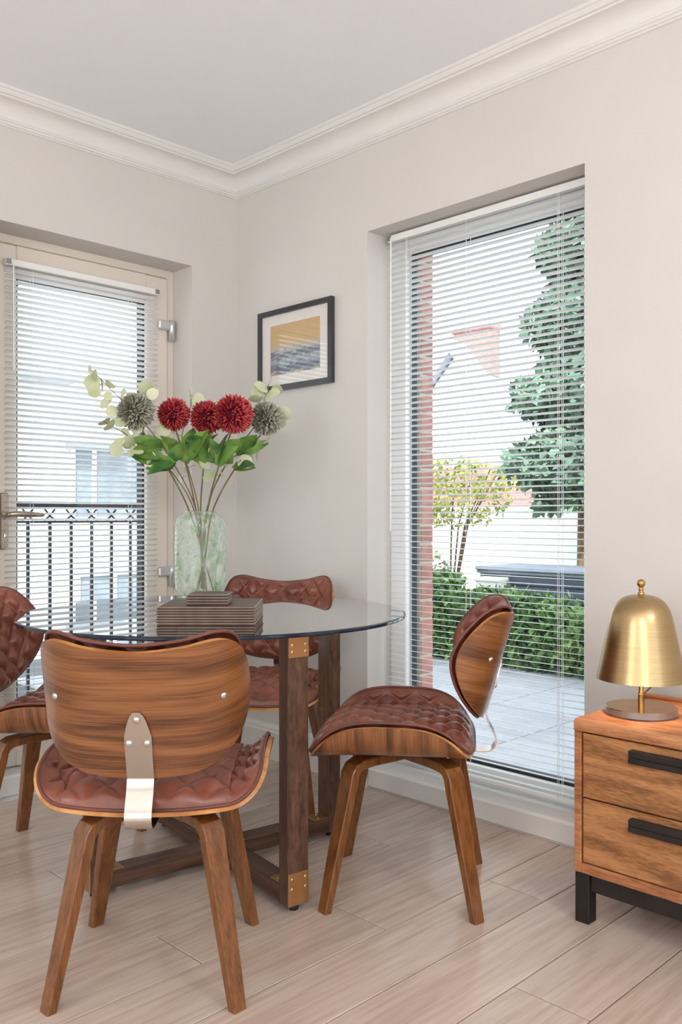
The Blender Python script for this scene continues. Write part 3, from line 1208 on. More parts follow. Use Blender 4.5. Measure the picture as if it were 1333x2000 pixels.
for q in range(4):
    a = q * pi / 2
    # local: posts lie on +x, +y, -x, -y ; outward = (cos a, sin a)
    M3 = Matrix.Rotation(a, 3, 'Z')

    def part(name, mat, parent, *b, bev=0.002, mb=None):
        mm = mb or MB().box(*b, bev=bev)
        mm.v = [tuple(M3 @ Vector(p)) for p in mm.v]
        return mm.build(name, mat, parent)
    p = part('post', 'table_wood', tb, HL - PT, HL, -PWD / 2, PWD / 2, 0.018, zt - 0.002)
    for nm, z0, z1 in (('top_plate', zt - 0.062, zt - 0.001), ('foot_plate', 0.020, 0.108)):
        pl = part(nm, 'brass_plate', p, HL, HL + 0.003, -PWD / 2 + 0.001, PWD / 2 - 0.001, z0, z1, bev=0.001)
        for sy in (-0.021, 0.021):
            for zz in (z0 + 0.016 + (0.03 if nm == 'foot_plate' else 0), z1 - 0.016 if nm == 'foot_plate' else z1 - 0.026):
                mm = MB()
                dome(mm, (HL + 0.003, sy, zz), (1, 0, 0), 0.0045, 0.002, 10)
                part('screw', 'brass_screw', pl, mb=mm)
    part('top_bracket', 'brass_plate', p, HL - PT - 0.001, HL + 0.003, -PWD / 2 + 0.001, PWD / 2 - 0.001, zt - 0.002, zt + 0.001, bev=0.0005)
    br = part('beam_plate', 'brass_plate', p, HL - PT - 0.055, HL - PT, -PWD / 2 + 0.006, PWD / 2 - 0.006, 0.066, 0.069, bev=0.001)
    for sy in (-0.016, 0.016):
        mm = MB()
        dome(mm, (HL - PT - 0.025 + sy * 0.4, sy, 0.069), (0, 0, 1), 0.0045, 0.002, 10)
        part('screw', 'brass_screw', br, mb=mm)
    mm = MB()
    mm.lathe([(0.0001, 0), (0.012, 0), (0.014, 0.006), (0.010, 0.018), (0.0001, 0.018)], 14, center=(HL - PT / 2, 0, 0))
    part('foot_glide', 'black_rubber', p, mb=mm)
il = HL - PT
MB().box(-il, il, -0.0325, 0.0325, 0.020, 0.066, bev=0.002).build('floor_beam', 'table_beam', tb)
o = MB().box(0.0325, il, -0.0325, 0.0325, 0.020, 0.066, bev=0.002).build('floor_beam', 'table_beam', tb, rz=pi / 2)
o = MB().box(0.0325, il, -0.0325, 0.0325, 0.020, 0.066, bev=0.002).build('floor_beam', 'table_beam', tb, rz=-pi / 2)
cp = MB().box(-0.062, 0.062, -0.0345, 0.0345, 0.066, 0.069, bev=0.001).build('cross_plate', 'brass_plate', tb, rz=0)
for sx in (-0.05, 0.05):
    for sy in (-0.022, 0.022):
        mm = MB()
        dome(mm, (sx, sy, 0.069), (0, 0, 1), 0.0045, 0.002, 10)
        mm.build('screw', 'brass_screw', cp)

# ------------------------------------------------------------------ placemats and coasters
ORD = ['topmost', 'second', 'third', 'fourth', 'fifth', 'sixth', 'lowest']
RZ = radians(-44.8)


def mat_mesh(w, d, h):
    m = MB()
    m.box(-w / 2, w / 2, -d / 2, d / 2, 0.0002, h * 0.64, 0, bev=0.0016)
    m.box(-w / 2 + .004, w / 2 - .004, -d / 2 + .004, d / 2 - .004, h * 0.6, h * 0.99, 0)
    return m


mm1 = mat_mesh(0.272, 0.262, 0.0074)
mats_me = mm1.mesh('mat_cover', ['mat_brown'])
edge_me = MB().box(-0.1352, 0.1352, -0.1302, 0.1302, 0.0047, 0.0061, bev=0.0004).mesh('stitched_edge', 'mat_edge')
NM, MH = 7, 0.0074
for i in range(NM):
    jx, jy, jr = [(random.uniform(-.0015, .0015)) for _ in range(3)]
    lab = ('%s brown leather placemat in the stack on the glass table' % ORD[6 - i]) if i in (0, 6) else (
        '%s brown leather placemat from the top of the stack' % ORD[6 - i])
    e = empty('placemat', (-0.969 + jx, -1.123 + jy, TZ + 0.0004 + i * MH), RZ + jr * 3, lab, 'placemat', 'stack of placemats')
    put('cover', mats_me, e)
    put('stitched_edge', edge_me, e)
c_me = mat_mesh(0.116, 0.110, 0.0078).mesh('coaster_cover', ['mat_brown'])
ce_me = MB().box(-0.057, 0.057, -0.054, 0.054, 0.0050, 0.0064, bev=0.0004).mesh('stitched_edge', 'mat_edge')
for i in range(4):
    lab = ['lowest brown leather coaster lying on the placemats', 'third brown leather coaster from the top',
           'second brown leather coaster from the top', 'topmost brown leather coaster in front of the vase'][i]
    e = empty('coaster', (-0.995 + random.uniform(-.001, .001), -1.147 + random.uniform(-.001, .001), TZ + 0.0006 + NM * MH + i * 0.0078), RZ,
              lab, 'coaster', 'stack of coasters')
    put('cover', c_me, e)
    put('stitched_edge', ce_me, e)

# ================================================================== VASE AND FLOWERS
VC = Vector((-0.578, -0.521, TZ + 0.0005))
Rv = Vector((0.7097, -0.7045, 0))
Fv = Vector((0.7045, 0.7097, 0))
vz = empty('glass_vase', VC, 0, 'clear glass vase flecked with white and green on the glass table', 'vase')
vp = [(0.0001, 0.004), (0.045, 0.0035), (0.060, 0.004)]
for i in range(9):
    a = i / 8 * pi / 2
    vp.append((0.050 + 0.044 * sin(a), 0.052 - 0.046 * cos(a)))
vp += [(0.0945, 0.10), (0.0945, 0.16), (0.0945, 0.22), (0.094, 0.262)]
for i in range(1, 9):
    a = i / 8 * pi / 2 * 0.93
    vp.append((0.056 + 0.038 * cos(a), 0.262 + 0.050 * sin(a)))
vp += [(0.056, 0.3165), (0.054, 0.320)]
MB().lathe(vp, 56).build('body', 'fleck_glass', vz, smooth=True, fix=False)
MB().lathe([(0.0001, 0.0), (0.058, 0.0), (0.066, 0.004), (0.060, 0.010), (0.0001, 0.012)], 40).build('thick_base', 'table_glass', vz, smooth=True)
m = MB()
rimp = [(0.0545 * cos(2 * pi * k / 40), 0.0545 * sin(2 * pi * k / 40), 0.320) for k in range(41)]
m.tube(rimp, 0.0032, 8)
m.build('rim', 'table_glass', vz, smooth=True)


def bq(px, d, py):
    """bouquet frame: px/py in millimetres sideways and height above floor, d depth offset"""
    return Vector((VC.x, VC.y, 0)) + Rv * px + Fv * d + Vector((0, 0, py))


K = 0.001896


def P(px, py, d=0.0):
    return bq((px - 392) * K, d, 1.06 - (py - 1008) * K)


def bloom_mesh(name, r, npet, mat, rnd):
    m = MB()
    along = []
    ga = pi * (3 - sqrt(5))
    for i in range(npet):
        zc = 1 - 2 * (i + 0.5) / npet
        rr = sqrt(1 - zc * zc)
        d = Vector((rr * cos(ga * i), rr * sin(ga * i), zc))
        d = (d + Vector((rnd.uniform(-.08, .08), rnd.uniform(-.08, .08), rnd.uniform(-.08, .08)))).normalized()
        t = d.cross(Vector((0, 0, 1)))
        if t.length < 1e-3: t = Vector((1, 0, 0))
        t.normalize()
        t = Matrix.Rotation(rnd.uniform(0, pi), 3, d) @ t
        b = d.cross(t)
        L = r * rnd.uniform(0.90, 1.04)
        w = r * 0.075 * rnd.uniform(0.8, 1.25)
        vs = [d * r * 0.40, d * L * 0.82 + t * w + b * w * 0.2, d * L * 0.82 - t * w + b * w * 0.2, d * L + b * w * 0.5, d * L * 0.78 - b * w * 0.7]
        m.add(vs, [(0, 1, 4), (0, 4, 2), (4, 1, 3), (4, 3, 2)])
        along += [0.0, 0.62, 0.62, 1.0, 0.45]
    # dark core
    core = [(r * 0.55 * sin(pi * i / 8) + 0.0001, -r * 0.55 * cos(pi * i / 8)) for i in range(9)]
    n0 = len(m.v)
    m.lathe(core, 16)
    along += [0.0] * (len(m.v) - n0)
    me = m.mesh(name, mat, fix=False)
    at = me.attributes.new('along', 'FLOAT', 'POINT')
    at.data.foreach_set('value', along)
    return me


def leaf_mesh(name, mat, L, w, fold=0.25, droop=0.25, seg=5, rounded=False):
    m = MB()
    vs, fs = [], []
    for i in range(seg + 1):
        t = i / seg
        if rounded:
            wd = w * sqrt(max(0.0, 1 - (2 * t - 1) ** 2)) if 0 < i < seg else w * 0.12
        else:
            wd = w * (sin(pi * t ** 0.8) ** 0.9 if 0 < i < seg else 0.03)
        z = -droop * L * t * t
        vs += [(-wd, L * t, z + fold * wd), (0, L * t, z), (wd, L * t, z + fold * wd)]
    for i in range(seg):
        a = i * 3
        fs += [(a, a + 1, a + 4, a + 3), (a + 1, a + 2, a + 5, a + 4)]
    top = len(vs)
    vs += [(x, y, z - 0.0006) for x, y, z in vs]
    fs += [tuple(i + top for i in f[::-1]) for f in fs]
    m.add(vs, fs)
    return m.mesh(name, mat, smooth=True, fix=False)


GL = [leaf_mesh('leaf', 'leaf_green', 0.085, 0.026, 0.3, 0.25), leaf_mesh('leaf', 'leaf_green', 0.070, 0.022, 0.25, 0.4),
      leaf_mesh('leaf', 'leaf_green', 0.060, 0.019, 0.35, 0.15)]
EL = [leaf_mesh('leaf', 'eucalyptus', 0.040, 0.019, 0.15, 0.1, 6, True), leaf_mesh('leaf', 'eucalyptus', 0.032, 0.015, 0.2, 0.1, 6, True)]


def place_leaf(me, parent, pos, direction, roll, sc=1.0):
    o = put('leaf', me, parent)
    d = Vector(direction).normalized()
    x = d.cross(Vector((0, 0, 1)))
    if x.length < 1e-3: x = Vector((1, 0, 0))
    x.normalize()
    z = x.cross(d)
    M = Matrix((x, d, z)).transposed().to_4x4() @ Matrix.Rotation(roll, 4, 'Y')
    o.matrix_local = Matrix.Translation(Vector(pos) - parent.location) @ M @ Matrix.Scale(sc, 4)
    return o


rnd = random.Random(3)
# (px, py, depth, radius px, kind, mouth px, base point px, label)
BL = [(268, 805, -0.015, 39, 'grey', 372, 420, 'silver-grey globe flower at the far left of the bouquet'),
      (335, 806, 0.050, 35, 'red', 384, 405, 'crimson globe flower beside the left silver-grey one'),
      (402, 813, 0.035, 36, 'red', 392, 398, 'smaller crimson globe flower in the middle of the bouquet'),
      (460, 812, -0.045, 41, 'red', 404, 385, 'largest crimson globe flower on the right of the bouquet'),
      (519, 815, 0.040, 36, 'grey', 414, 380, 'silver-grey globe flower at the right end of the bouquet')]
LEAVES = [
    [((318, 880), (270, 858), 0.3, 0, 1.0), ((322, 895), (262, 884), -0.2, 0, 1.0), ((345, 905), (296, 905), 0.4, 1, 1.0), ((330, 890), (312, 852), 0.2, 1, .9),
     ((336, 905), (352, 868), -0.4, 0, .9)],
    [((352, 892), (330, 850), 0.2, 1, 1.0), ((362, 898), (376, 838), -0.4, 0, 1.0), ((366, 905), (348, 865), 0.5, 0, 1.0), ((360, 870), (390, 850), .1, 1, 1.)],
    [((398, 906), (378, 858), 0.3, 0, 1.0), ((400, 905), (402, 850), 0.0, 0, 1.0), ((402, 900), (424, 868), -0.3, 0, .9), ((396, 880), (410, 845), .6, 1, .9)],
    [((430, 908), (424, 862), 0.2, 1, .9), ((428, 912), (458, 868), -0.3, 0, 1.0), ((432, 905), (436, 850), 0.1, 0, 1.0), ((436, 890), (474, 858), -0.5, 0, 1.0)],
    [((452, 912), (492, 908), -0.2, 0, .9), ((450, 905), (440, 872), 0.4, 1, .9), ((462, 890), (496, 848), -0.3, 0, 1.0), ((468, 880), (512, 862), .2, 1, 1.0)],
]
meshes = {}
for bi, (px, py, d, rp, kind, mx, bx, lab) in enumerate(BL):
    base = P(bx, 1158, 0.01 * (bi - 2))
    e = empty('globe_flower', base, 0, lab, 'flower', 'globe flowers in the vase')
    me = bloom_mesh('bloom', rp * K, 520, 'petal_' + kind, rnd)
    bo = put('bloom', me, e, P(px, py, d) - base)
    pts = catmull([base, P((bx + mx) / 2 + 3, 1090, 0.004 * (bi - 2)), P(mx, 1000, 0.006 * (bi - 2)), P(mx + (px - mx) * 0.42, 915, d * 0.4), P(px, py + rp * 0.5, d)], 6)
    m = MB()
    m.tube([p - base for p in pts], 0.0030, 7)
    m.build('stem', 'stem_green' if bi in (0, 3, 2) else 'stem_brown', e, smooth=True)
    extra = [((a[0] + rnd.uniform(-6, 6), a[1] + rnd.uniform(-10, 6)), (b[0] + rnd.uniform(-22, 22), b[1] + rnd.uniform(-4, 22)), 0, 2, 1) for (a, b, *_x) in LEAVES[bi][:3]]
    for (a, b, roll, mi, sc) in LEAVES[bi] + extra:
        pa = P(a[0], a[1], d * 0.5)
        dd = rnd.uniform(-0.05, 0.02)
        pb = P(b[0], b[1], d * 0.5 + dd)
        ln = (pb - pa).length
        place_leaf(GL[mi], e, pa, pb - pa, rnd.choice((-1, 1)) * rnd.uniform(0.6, 1.5), 1.12 * max(0.8, ln / (0.085, 0.070, 0.060)[mi]))

SPR = [  # stem points (px,py), leaves (px,py, size), label
    ([(396, 1150), (384, 1000), (330, 890), (270, 812), (222, 765), (182, 724)],
     [(178, 722), (192, 737), (198, 748), (193, 762), (218, 757), (216, 775), (240, 770), (238, 788), (258, 780), (226, 803), (283, 764), (296, 772), (250, 820), (190, 745), (212, 786)],
     'pale eucalyptus sprig reaching highest towards the blind on the left'),
    ([(400, 1150), (380, 1000), (330, 915), (275, 868), (230, 838), (204, 824)],
     [(203, 824), (224, 832), (246, 848), (240, 862), (262, 862), (239, 878), (262, 884), (276, 880), (292, 890), (302, 905), (268, 842), (284, 868)],
     'pale eucalyptus sprig drooping low on the left of the bouquet'),
    ([(398, 1150), (388, 1000), (362, 900), (352, 850), (368, 790), (366, 764)],
     [(366, 763), (366, 776), (378, 776), (352, 915), (345, 935), (368, 934), (358, 860), (338, 890), (320, 842), (388, 905)],
     'pale eucalyptus sprig rising behind the middle of the bouquet'),
    ([(394, 1150), (402, 1000), (444, 900), (496, 830), (514, 780), (524, 742)],
     [(522, 741), (536, 757), (514, 754), (504, 764), (499, 778), (526, 770), (540, 792), (548, 806), (540, 820), (508, 770)],
     'pale eucalyptus sprig rising over the picture frame corner'),
    ([(392, 1150), (404, 1000), (432, 920), (470, 880), (508, 862), (520, 858)],
     [(518, 858), (504, 866), (498, 878), (484, 890), (432, 925), (440, 900), (412, 930), (400, 912), (470, 902), (424, 884)],
     'pale eucalyptus sprig low on the right of the bouquet'),
]
for si, (st_, lv, lab) in enumerate(SPR):
    dz = (-0.02, -0.03, 0.06, 0.05, 0.02)[si]
    base = P(st_[0][0], st_[0][1], 0.004 * si)
    e = empty('eucalyptus_sprig', base, 0, lab, 'sprig', 'eucalyptus sprigs in the vase')
    pts = catmull([P(x, y_, 0.004 * si + dz * max(0, i - 1) / 4) for i, (x, y_) in enumerate(st_)], 6)
    m = MB()
    m.tube([p - base for p in pts], [0.0026 - 0.0016 * i / len(pts) for i in range(len(pts))], 6)
    m.build('stem', 'stem_brown', e, smooth=True)
    for (lx, ly) in lv:
        tgt = P(lx, ly, dz + rnd.uniform(-.02, .02))
        q = min(pts, key=lambda p: (p - tgt).length)
        dirv = tgt - q
        if dirv.length < 0.006:
            dirv = Vector((rnd.uniform(-1, 1), rnd.uniform(-1, 1), rnd.uniform(-.2, 1)))
        dirv.normalize()
        place_leaf(EL[rnd.randint(0, 1)], e, tgt - dirv * 0.017, dirv + Vector((rnd.uniform(-.3, .3), rnd.uniform(-.3, .3), rnd.uniform(-.3, .3))),
                   rnd.choice((-1, 1)) * rnd.uniform(0.4, 1.6), rnd.uniform(1.15, 1.55))
        if (tgt - q).length > 0.03:
            m = MB()
            m.tube([q - base, (q + tgt) / 2 - base + Vector((0, 0, .004)), tgt - dirv * 0.015 - base], 0.0008, 5)
            m.build('twig', 'stem_brown', e)

# ================================================================== PICTURE
pc = empty('framed_picture', (0, -0.409, 1.778), 0, 'small black framed print with white mount hung on the window wall', 'picture')
PWH, PHH, FB, FD = 0.234, 0.175, 0.022, 0.022


def mitre(y0, z0, y1, z1, iy0, iz0, iy1, iz1, name):
    m = MB()
    vs = []
    for x in (-0.003, -FD):
        vs += [(x, y0, z0), (x, y1, z1), (x, iy1, iz1), (x, iy0, iz0)]
    fs = [(0, 1, 2, 3), (7, 6, 5, 4), (0, 4, 5, 1), (1, 5, 6, 2), (2, 6, 7, 3), (3, 7, 4, 0)]
    m.add(vs, fs)
    return m.build(name, 'picture_black', pc)


a, b, ia, ib = PWH, PHH, PWH - FB, PHH - FB
mitre(-a, b, a, b, -ia, ib, ia, ib, 'frame_bar')
mitre(-a, -b, a, -b, -ia, -ib, ia, -ib, 'frame_bar')
mitre(-a, -b, -a, b, -ia, -ib, -ia, ib, 'frame_bar')
mitre(a, -b, a, b, ia, -ib, ia, ib, 'frame_bar')
m = MB()
wy_, wz_ = 0.158, 0.108
m.box(-0.012, -0.010, -ia, ia, wz_, ib)
m.box(-0.012, -0.010, -ia, ia, -ib, -wz_)
m.box(-0.012, -0.010, -ia, -wy_, -wz_, wz_)
m.box(-0.012, -0.010, wy_, ia, -wz_, wz_)
m.build('mount', 'mount_board', pc)
MB().box(-0.0095, -0.008, -wy_ - .005, wy_ + .005, -wz_ - .005, wz_ + .005).build('print', 'print_abstract', pc)
MB().box(-0.0155, -0.0145, -ia, ia, -ib, ib).build('glazing', 'picture_glass', pc)

# ================================================================== CABINET
CX0, CX1, CY1 = -0.450, -0.045, -1.998
CW = 0.62
CY0 = CY1 - CW
CZ0, CZ1 = 0.130, 0.530
cab = empty('drawer_cabinet', ((CX0 + CX1) / 2, (CY0 + CY1) / 2, 0), 0, 'warm brown wooden drawer cabinet on black steel legs', 'cabinet')
co = Vector(cab.location)


def cbox(name, mat, parent, x0, x1, y0, y1, z0, z1, bev=0.002):
    o = MB().box(x0 - co.x, x1 - co.x, y0 - co.y, y1 - co.y, z0, z1, bev=bev).build(name, mat, parent)
    return o


T = 0.030
m = MB()
m.prism([(CX0 - co.x, CZ1 - 0.012), (CX0 - co.x + 0.003, CZ1 - 0.004), (CX0 - co.x + 0.010, CZ1), (CX1 - co.x, CZ1), (CX1 - co.x, CZ1 - T), (CX0 - co.x, CZ1 - T)],
        1, CY0 - co.y, CY1 - co.y)
m.build('top_board', 'cabinet_case', cab)
cbox('back_strip', 'cabinet_case', cab, CX1 - 0.018, CX1, CY0, CY1, CZ1, CZ1 + 0.010, 0.002)
SB = 0.020
for y0, y1 in ((CY1 - SB, CY1), (CY0, CY0 + SB)):
    cbox('side_panel', 'cabinet_case', cab, CX0 + .001, CX1, y0, y1, CZ0, CZ1 - T)
cbox('bottom_board', 'cabinet_case', cab, CX0 + .001, CX1, CY0 + SB, CY1 - SB, CZ0, CZ0 + 0.026)
cbox('back_panel', 'black_gap', cab, CX0 + 0.030, CX1, CY0 + SB, CY1 - SB, CZ0 + 0.026, CZ1 - T)
dz0, dz1 = CZ0 + 0.029, CZ1 - T - 0.005
mid = (dz0 + dz1) / 2
for z0, z1 in ((mid + 0.002, dz1), (dz0, mid - 0.002)):
    d = cbox('drawer_front', 'cabinet_wood', cab, CX0 + 0.004, CX0 + 0.026, CY0 + SB + .004, CY1 - SB - .004, z0, z1, 0.0015)
    h0 = z1 - 0.052
    hy0, hy1 = CY0 + 0.160, CY1 - 0.160
    cbox('handle', 'black_steel', d, CX0 - 0.018, CX0 + 0.004, hy0, hy1, h0 + 0.018, h0 + 0.036, 0.003)
    cbox('handle_lip', 'black_steel', d, CX0 - 0.018, CX0 - 0.012, hy0, hy1, h0 + 0.004, h0 + 0.019, 0.002)
for lx in (CX0 + 0.002, CX1 - 0.042):
    for ly in (CY1 - 0.042, CY0 + 0.002):
        cbox('leg', 'black_steel', cab, lx, lx + 0.040, ly, ly + 0.040, 0.0, CZ0 - 0.001, 0.002)
for lx in (CX0 + 0.012, CX1 - 0.032):
    cbox('rail', 'black_steel', cab, lx, lx + 0.02, CY0 + 0.042, CY1 - 0.042, CZ0 - 0.046, CZ0 - 0.001, 0.002)

# ------------------------------------------------------------------ lamp
LP = (-0.272, -2.096, CZ1 + 0.0005)
lm = empty('table_lamp', LP, 0, 'brushed brass bell-shaped table lamp on the wooden cabinet', 'lamp')
m = MB()
m.lathe([(0.0001, 0), (0.091, 0), (0.093, 0.002), (0.093, 0.018)], 64)
m.build('base_edge', 'grey_metal', lm, auto=40)
m = MB()
m.lathe([(0.093, 0.018), (0.092, 0.0195), (0.0001, 0.0195)], 64)
m.build('base_plate', 'brass_polished', lm, auto=40)
m = MB()
m.lathe([(0.0085, 0.0195), (0.0085, 0.052), (0.0075, 0.053), (0.0065, 0.056), (0.0065, 0.20), (0.012, 0.202), (0.012, 0.235), (0.0001, 0.237)], 20)
m.build('stem', 'brass_polished', lm, auto=40)
sp = [(0.1165, 0.093), (0.112, 0.112), (0.103, 0.152), (0.094, 0.195), (0.086, 0.232), (0.081, 0.255), (0.075, 0.275), (0.067, 0.291), (0.056, 0.304),
      (0.042, 0.3125), (0.026, 0.317), (0.010, 0.319), (0.0001, 0.3195)]
sp = [(max(0.0001, p.x), p.y) for p in catmull([(r, z, 0) for r, z in sp], 4)]
inn = [(max(0.0001, r - 0.0018), z - 0.0006) for r, z in sp][::-1]
m = MB()
m.lathe(sp + inn + [sp[0]], 80)
m.build('shade', 'brushed_brass', lm, auto=50)
m = MB()
fp = [(0.0085, 0.319), (0.0095, 0.323), (0.0065, 0.326), (0.0055, 0.330), (0.0075, 0.333), (0.006, 0.336), (0.0055, 0.338)]
for i in range(1, 9):
    a = pi * i / 8
    fp.append((max(0.0001, 0.0115 * sin(a)), 0.349 - 0.0115 * cos(a)))
m.lathe(fp, 20)
m.build('finial', 'brass_polished', lm, smooth=True)
m = MB()
m.lathe([(0.0001, 0.237), (0.010, 0.238), (0.021, 0.255), (0.022, 0.270), (0.014, 0.286), (0.0001, 0.290)], 16)
m.build('bulb', 'bulb_glow', lm, smooth=True)
pl_ = bpy.data.lights.new('lamp', 'POINT')
pl_.energy = 8.0
pl_.color = (1.0, 0.66, 0.36)
pl_.shadow_soft_size = 0.018
po = bpy.data.objects.new('lamp', pl_)
COL.objects.link(po)
po.parent = lm
po.location = (0, 0, 0.215)
# flex from the stem, over the back of the cabinet
m = MB()
cp_ = catmull([(0.006, 0, 0.045), (0.022, -0.004, 0.058), (0.05, -0.03, 0.085), (0.09, -0.075, 0.098), (0.14, -0.13, 0.088), (0.19, -0.20, 0.064), (0.235, -0.27, 0.036), (0.24, -0.33, 0.0)], 6)
m.tube(cp_, 0.0028, 8)
m.build('power_cord', 'lamp_cord', lm, smooth=True)

# ================================================================== OUTSIDE
tag(MB().box(-40, 60, WT, 60, -1.9, -1.7).build('ground', 'earth'), 'pale ground beyond the building', 'ground', kind='structure')
pt = MB().box(WT, 4.3, -6, 4.0, -1.7, -0.165).build('patio', 'paver_joint')
tag(pt, 'grey paved patio outside the tall window', 'patio', kind='structure')
pv = MB().box(0.004, 0.596, 0.004, 0.596, -0.03, 0.0, bev=0.004).mesh('paving_slab', 'paver')
for i in range(6):
    for j in range(9):
        x0, y0 = WT + 0.02 + i * 0.6, -2.3 + j * 0.6
        put('paving_slab', pv, pt, (x0, y0, -0.135))
tag(MB().box(4.3, 9.5, -6, 5.8, -1.7, -0.17).build('lawn', 'lawn'), 'strip of grass beyond the hedge', 'lawn', kind='structure')


def foliage(name, mat, parent, n, fn, size, seed, kind='stuff'):
    r = random.Random(seed)
    vs, fs = [], []
    for i in range(n):
        p = Vector(fn(r))
        d = Vector((r.gauss(0, 1), r.gauss(0, 1), r.gauss(0, 1))).normalized()
        t = d.orthogonal().normalized()
        t = Matrix.Rotation(r.uniform(0, 6.28), 3, d) @ t
        b2 = d.cross(t)
        s = size * r.uniform(0.6, 1.3)
        k0 = len(vs)
        vs += [p, p + t * s * 0.5 + b2 * s * 0.28, p + t * s, p + t * s * 0.5 - b2 * s * 0.28]
        fs.append((k0, k0 + 1, k0 + 2, k0 + 3))
    me = bpy.data.meshes.new(name)
    me.from_pydata(vs, [], fs)
    me.materials.append(MATS[mat])
    o = put(name, me, parent)
    o['kind'] = kind
    return o


hg = empty('hedge', (3.6, 0.6, -0.135), 0, 'clipped green hedge along the far edge of the patio', 'hedge')


def hfn(r):
    y_ = r.uniform(-2.2, 2.4)
    top = 0.50 + 0.03 * sin(y_ * 3) + (0.14 if y_ > 1.0 else 0)
    f = r.random()
    if f < 0.5:
        return (r.uniform(-0.30, -0.22), y_, r.uniform(0.0, top))
    if f < 0.9:
        return (r.uniform(-0.28, 0.28), y_, top + r.uniform(-0.07, 0.03))
    return (r.uniform(-0.26, 0.3), y_, r.uniform(0.0, top))


foliage('foliage', 'hedge_green', hg, 15000, hfn, 0.075, 11)
m = MB()
m.box(-0.20, 0.24, -2.2, 2.4, 0.0, 0.43)
m.build('dense_core', 'hedge_green', hg)

tr = empty('conifer', (7.6, 2.55, -0.17), 0, 'tall dark green conifer on the right of the window view', 'tree')
m = MB()
m.tube([(0, 0, 0), (0, 0, 2.5), (0.05, 0, 5.4)], [0.14, 0.09, 0.02], 10)
m.build('trunk', 'bark', tr)


def cfn(r):
    t = r.random() ** 0.7
    z = 5.7 - 4.25 * t
    rad = (0.25 + 0.95 * t ** 0.6) * (0.75 + 0.25 * sin(z * 7))
    a = r.uniform(0, 6.283)
    q = rad * (0.55 + 0.45 * r.random())
    return (q * cos(a), q * sin(a), z - q * 0.18)


foliage('foliage', 'conifer_green', tr, 16000, cfn, 0.16, 12)


def shrub(label, loc, n, rx, rz, mat, seed, size, zc=0):
    zc = zc or rz * 1.15
    s = empty('shrub', loc, 0, label, 'shrub')
    r = random.Random(seed)
    for i in range(7):
        a = r.uniform(0, 6.28)
        m = MB()
        m.tube([(0, 0, 0), (rx * 0.3 * cos(a), rx * 0.3 * sin(a), zc * 0.75), (rx * 0.8 * cos(a), rx * 0.8 * sin(a), zc + rz * 0.6)], [0.015, 0.010, 0.004], 5)
        m.build('branch', 'bark', s)

    def fn(r):
        while True:
            p = Vector((r.uniform(-1, 1), r.uniform(-1, 1), r.uniform(-1, 1)))
            if 0.35 < p.length < 1 and (sin(p.x * 7 + seed) + sin(p.y * 6) + sin(p.z * 8 + 1)) > -0.6:
                break
        return (p.x * rx, p.y * rx, zc + p.z * rz)
    foliage('foliage', mat, s, n, fn, size, seed)
    return s


shrub('yellow-green shrub in front of the brick house', (5.5, 3.1, -0.17), 1500, 0.75, 0.42, 'shrub_yellow', 5, 0.075, 1.50)
shrub('low grey-green shrub between hedge and white wall', (4.85, 3.15, -0.17), 1500, 0.55, 0.42, 'shrub_light', 9, 0.07)

gw = empty('garden_wall', (9.0, 2, -1.7), 0, 'long white rendered garden wall behind the hedge', 'wall')
MB().box(0, 0.2, -6, 9, 0, 2.84).build('wall_body', 'render_white', gw)
MB().box(-0.03, 0.23, -6, 9, 2.84, 2.90, bev=0.01).build('coping', 'render_white', gw)

bn = empty('storage_bench', (5.2, 1.2, -0.17), 0, 'dark blue-grey slatted storage bench beyond the hedge', 'bench')
for i in range(6):
    MB().box(0, 0.03, -1.0, 0.88, 0.02 + i * 0.10, 0.105 + i * 0.10, bev=0.006).build('slat', 'bench_grey', bn)
MB().box(0.03, 0.6, -1.0, 0.88, 0.0, 0.63).build('box', 'bench_grey', bn)
MB().box(-0.06, 0.66, -1.05, 1.28, 0.66, 0.70, bev=0.01).build('lid', 'bench_lid', bn)
MB().box(-0.03, 0.66, -1.05, 1.28, 0.625, 0.66, bev=0.008).build('lid_frame', 'bench_lid', bn)
for yy in (1.2,):
    MB().box(0.0, 0.5, yy, yy + 0.05, 0.0, 0.63).build('leg', 'bench_lid', bn)
wb = MB().box(4.92, 5.1, 2.04, 2.30, -0.17, 0.44, bev=0.01)
wb2 = empty('planter_box', (5.0, 2.17, -0.17), 0, 'small white planter box left of the dark bench', 'planter')
MB().box(-0.1, 0.1, -0.13, 0.13, 0, 0.56, bev=0.01).build('pot', 'render_white', wb2)
MB().box(-0.115, 0.115, -0.145, 0.145, 0.56, 0.60, bev=0.008).build('rim', 'render_white', wb2)

# brick house
hs = empty('brick_house', (14.0, 9.6, -1.7), 0, 'red brick house with white gable and chimney behind the garden', 'house')
MB().prism([(-2.2, 0), (2.6, 0), (2.6, 3.9), (-2.2, 3.9)], 0, 0, 8).build('wall', 'brick_far', hs)
MB().prism([(-2.2, 3.9), (2.6, 3.9), (0.0, 6.55)], 0, 0.02, 8).build('gable', 'render_white', hs)
m = MB()
m.prism([(-2.45, 3.72), (0.0, 6.62), (0.0, 6.86), (-2.65, 3.74)], 0, -0.25, 8.3)
m.build('roof_slope', 'slate', hs)
m = MB()
m.prism([(2.85, 3.72), (0.0, 6.62), (0.0, 6.86), (3.05, 3.74)], 0, -0.25, 8.3)
m.build('roof_slope', 'slate', hs)
MB().prism([(-2.55, 3.66), (0.0, 6.58), (0.0, 6.84), (-2.72, 3.72)], 0, -0.30, -0.24).build('bargeboard', 'render_white', hs)
MB().prism([(2.95, 3.66), (0.0, 6.58), (0.0, 6.84), (3.12, 3.72)], 0, -0.30, -0.24).build('bargeboard', 'render_white', hs)
